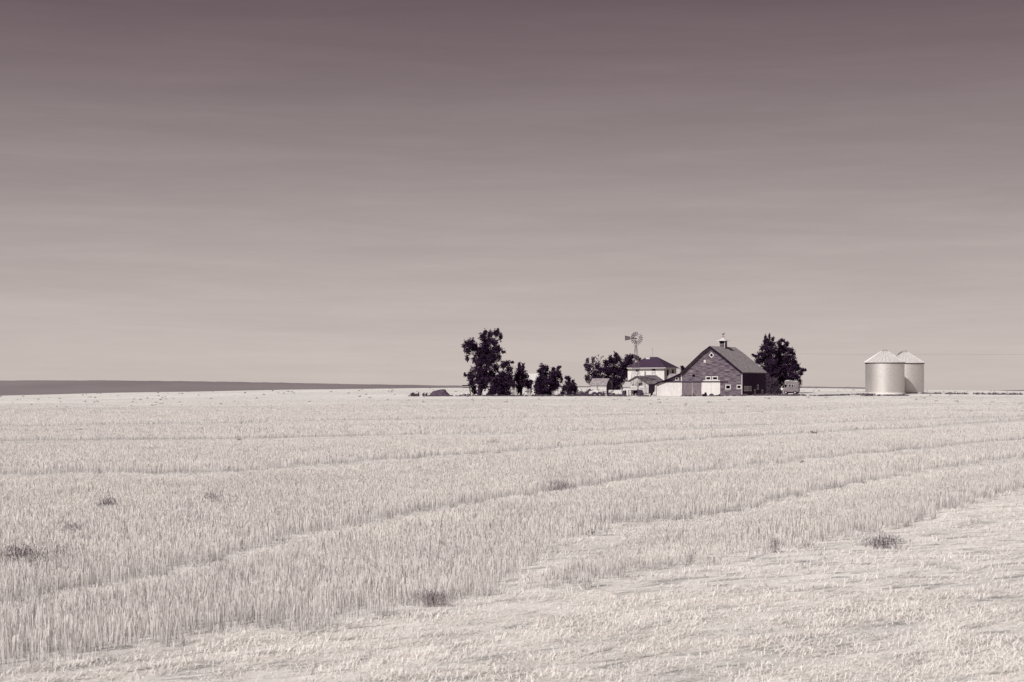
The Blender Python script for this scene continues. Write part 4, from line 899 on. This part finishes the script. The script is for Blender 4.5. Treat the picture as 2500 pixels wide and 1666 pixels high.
for i in range(34):
    Y = math.sqrt(r.uniform(30**2, 110**2)); X = r.uniform(-.33, .33)*Y; k = (.4+r.random())*(.6+Y/60)
    P_.append((X, Y, .09*k, .06*k+.03, int(14*k)))
tag(weeds('dry_weeds', 'scattered low dark weeds across the far field', P_, 'weed', 56, .045), None, 'weeds', kind='stuff')
def strip(px0, px1, py0, py1, Y, n, hg, wd=.5):
    S = []
    for i in range(n):
        t = r.random(); x = (px0+(px1-px0)*t-CX)/F*Y; S.append((x, Y+r.normal(0, .8), wd*(.5+r.random()), hg*(.5+.8*r.random()), 16))
    return S
S_ = strip(1990, 2140, 0, 0, 338, 55, .24)+strip(2105, 2215, 0, 0, 318, 45, .2)+strip(2225, 2300, 0, 0, 352, 14, .28)+strip(2310, 2492, 0, 0, 352, 60, .32)+strip(1905, 1990, 0, 0, 343, 26, .2)
tag(weeds('weed_strip', 'dark weeds in thin strips around the grain bins', S_, 'darkweed', 57, .055), None, 'weeds', kind='stuff')
S_ = strip(1000, 1250, 0, 0, 346.5, 60, .18)+strip(1250, 1600, 0, 0, 345.5, 110, .30)+strip(1665, 1812, 0, 0, 346.5, 26, .16, .4)+strip(1812, 1960, 0, 0, 348.5, 60, .3)+strip(1400, 1480, 0, 0, 350, 60, .9, .4)
tag(weeds('weed_fringe', 'dark weedy fringe along the front of the farmyard', S_, 'darkweed', 58, .06), None, 'weeds', kind='stuff')
# larger weeds in the foreground, each its own plant
def weed_plant(label, px, py, w_, h_, n, m='darkweed', leaf=.035):
    Y = EYE*F/(py-HY); x = (px-CX)/F*Y; rr = np.random.default_rng(int(px))
    nb = 5; bx = rr.normal(0, w_*.3, nb); by = rr.normal(0, w_*.25, nb); k = rr.integers(0, nb, n)
    X = x+bx[k]+rr.normal(0, w_*.27, n); YY = Y+by[k]+rr.normal(0, w_*.25, n); Z = terrain_np(X, YY)
    t = rr.random(n)**.7; z = Z+t*h_*(.75+.35*rr.random(n))
    ln = leaf*(.7+rr.random(n))*2.2; tilt = rr.normal(0, .35, n)+np.where(t > .7, rr.normal(0, .9, n), 0); az = rr.random(n)*6.283
    d = np.stack([np.sin(tilt)*np.cos(az), np.sin(tilt)*np.sin(az), np.cos(tilt)], 1)*ln[:, None]
    ph = rr.normal(0, .9, n); wv_ = np.stack([np.cos(ph), np.sin(ph), 0*ph], 1)*(leaf*.14)
    c = np.stack([X, YY, z], 1)
    Vv = np.stack([c-d*.5-wv_, c-d*.5+wv_, c+d*.5+wv_, c+d*.5-wv_], 1).reshape(-1, 3)
    o = thing('weed', label, 'weed', (0, 0, 0), 0, 'dark weeds in the stubble'); np_mesh('leaves', Vv, np.arange(len(Vv)).reshape(-1, 4), M[m], o)
    st = MB()                                   # the stems that carry it
    for i in range(nb):
        p = Vector((x+bx[i], Y+by[i], 0)); p.z = terrain(p.x, p.y)-.02; st.tube(p, p+Vector((rr.normal(0, .02), 0, h_*.9)), .006, .003, 4)
    so = st.build('stem', M[m], o)
    tag(o, label, 'weed', 'dark weeds in the stubble')
weed_plant('widest dark weed patch in the tall stubble at the lower left', 80, 1392, .85, .42, 1500, leaf=.02)
weed_plant('dark weed patch at the foot of the stubble, lower left of it all', 150, 1418, .22, .2, 300, leaf=.02)
weed_plant('dark round weed in the flattened straw at the right', 2155, 1340, .42, .26, 620, leaf=.02)
weed_plant('dark weed at the stubble edge in the middle foreground', 1050, 1478, .3, .22, 450, m='weed', leaf=.022)
weed_plant('small dark weed in the stubble, upper of two on the left', 262, 1255, .4, .36, 420, leaf=.028)
weed_plant('small dark weed in the stubble, lower of two on the left', 180, 1315, .4, .32, 360, m='weed', leaf=.026)
weed_plant('twiggy weed standing alone in the left middle stubble', 528, 1242, .45, .38, 260, m='weed', leaf=.03)
weed_plant('dark weed in the shaded edge of the right stubble', 1890, 1350, .16, .26, 170, m='weed', leaf=.02)
weed_plant('weed on the stubble edge near the centre of the field', 1360, 1196, .7, .32, 420, m='weed', leaf=.03)
weed_plant('faint weed far out in the stubble above the centre', 1205, 1090, .5, .4, 300, m='weed', leaf=.03)
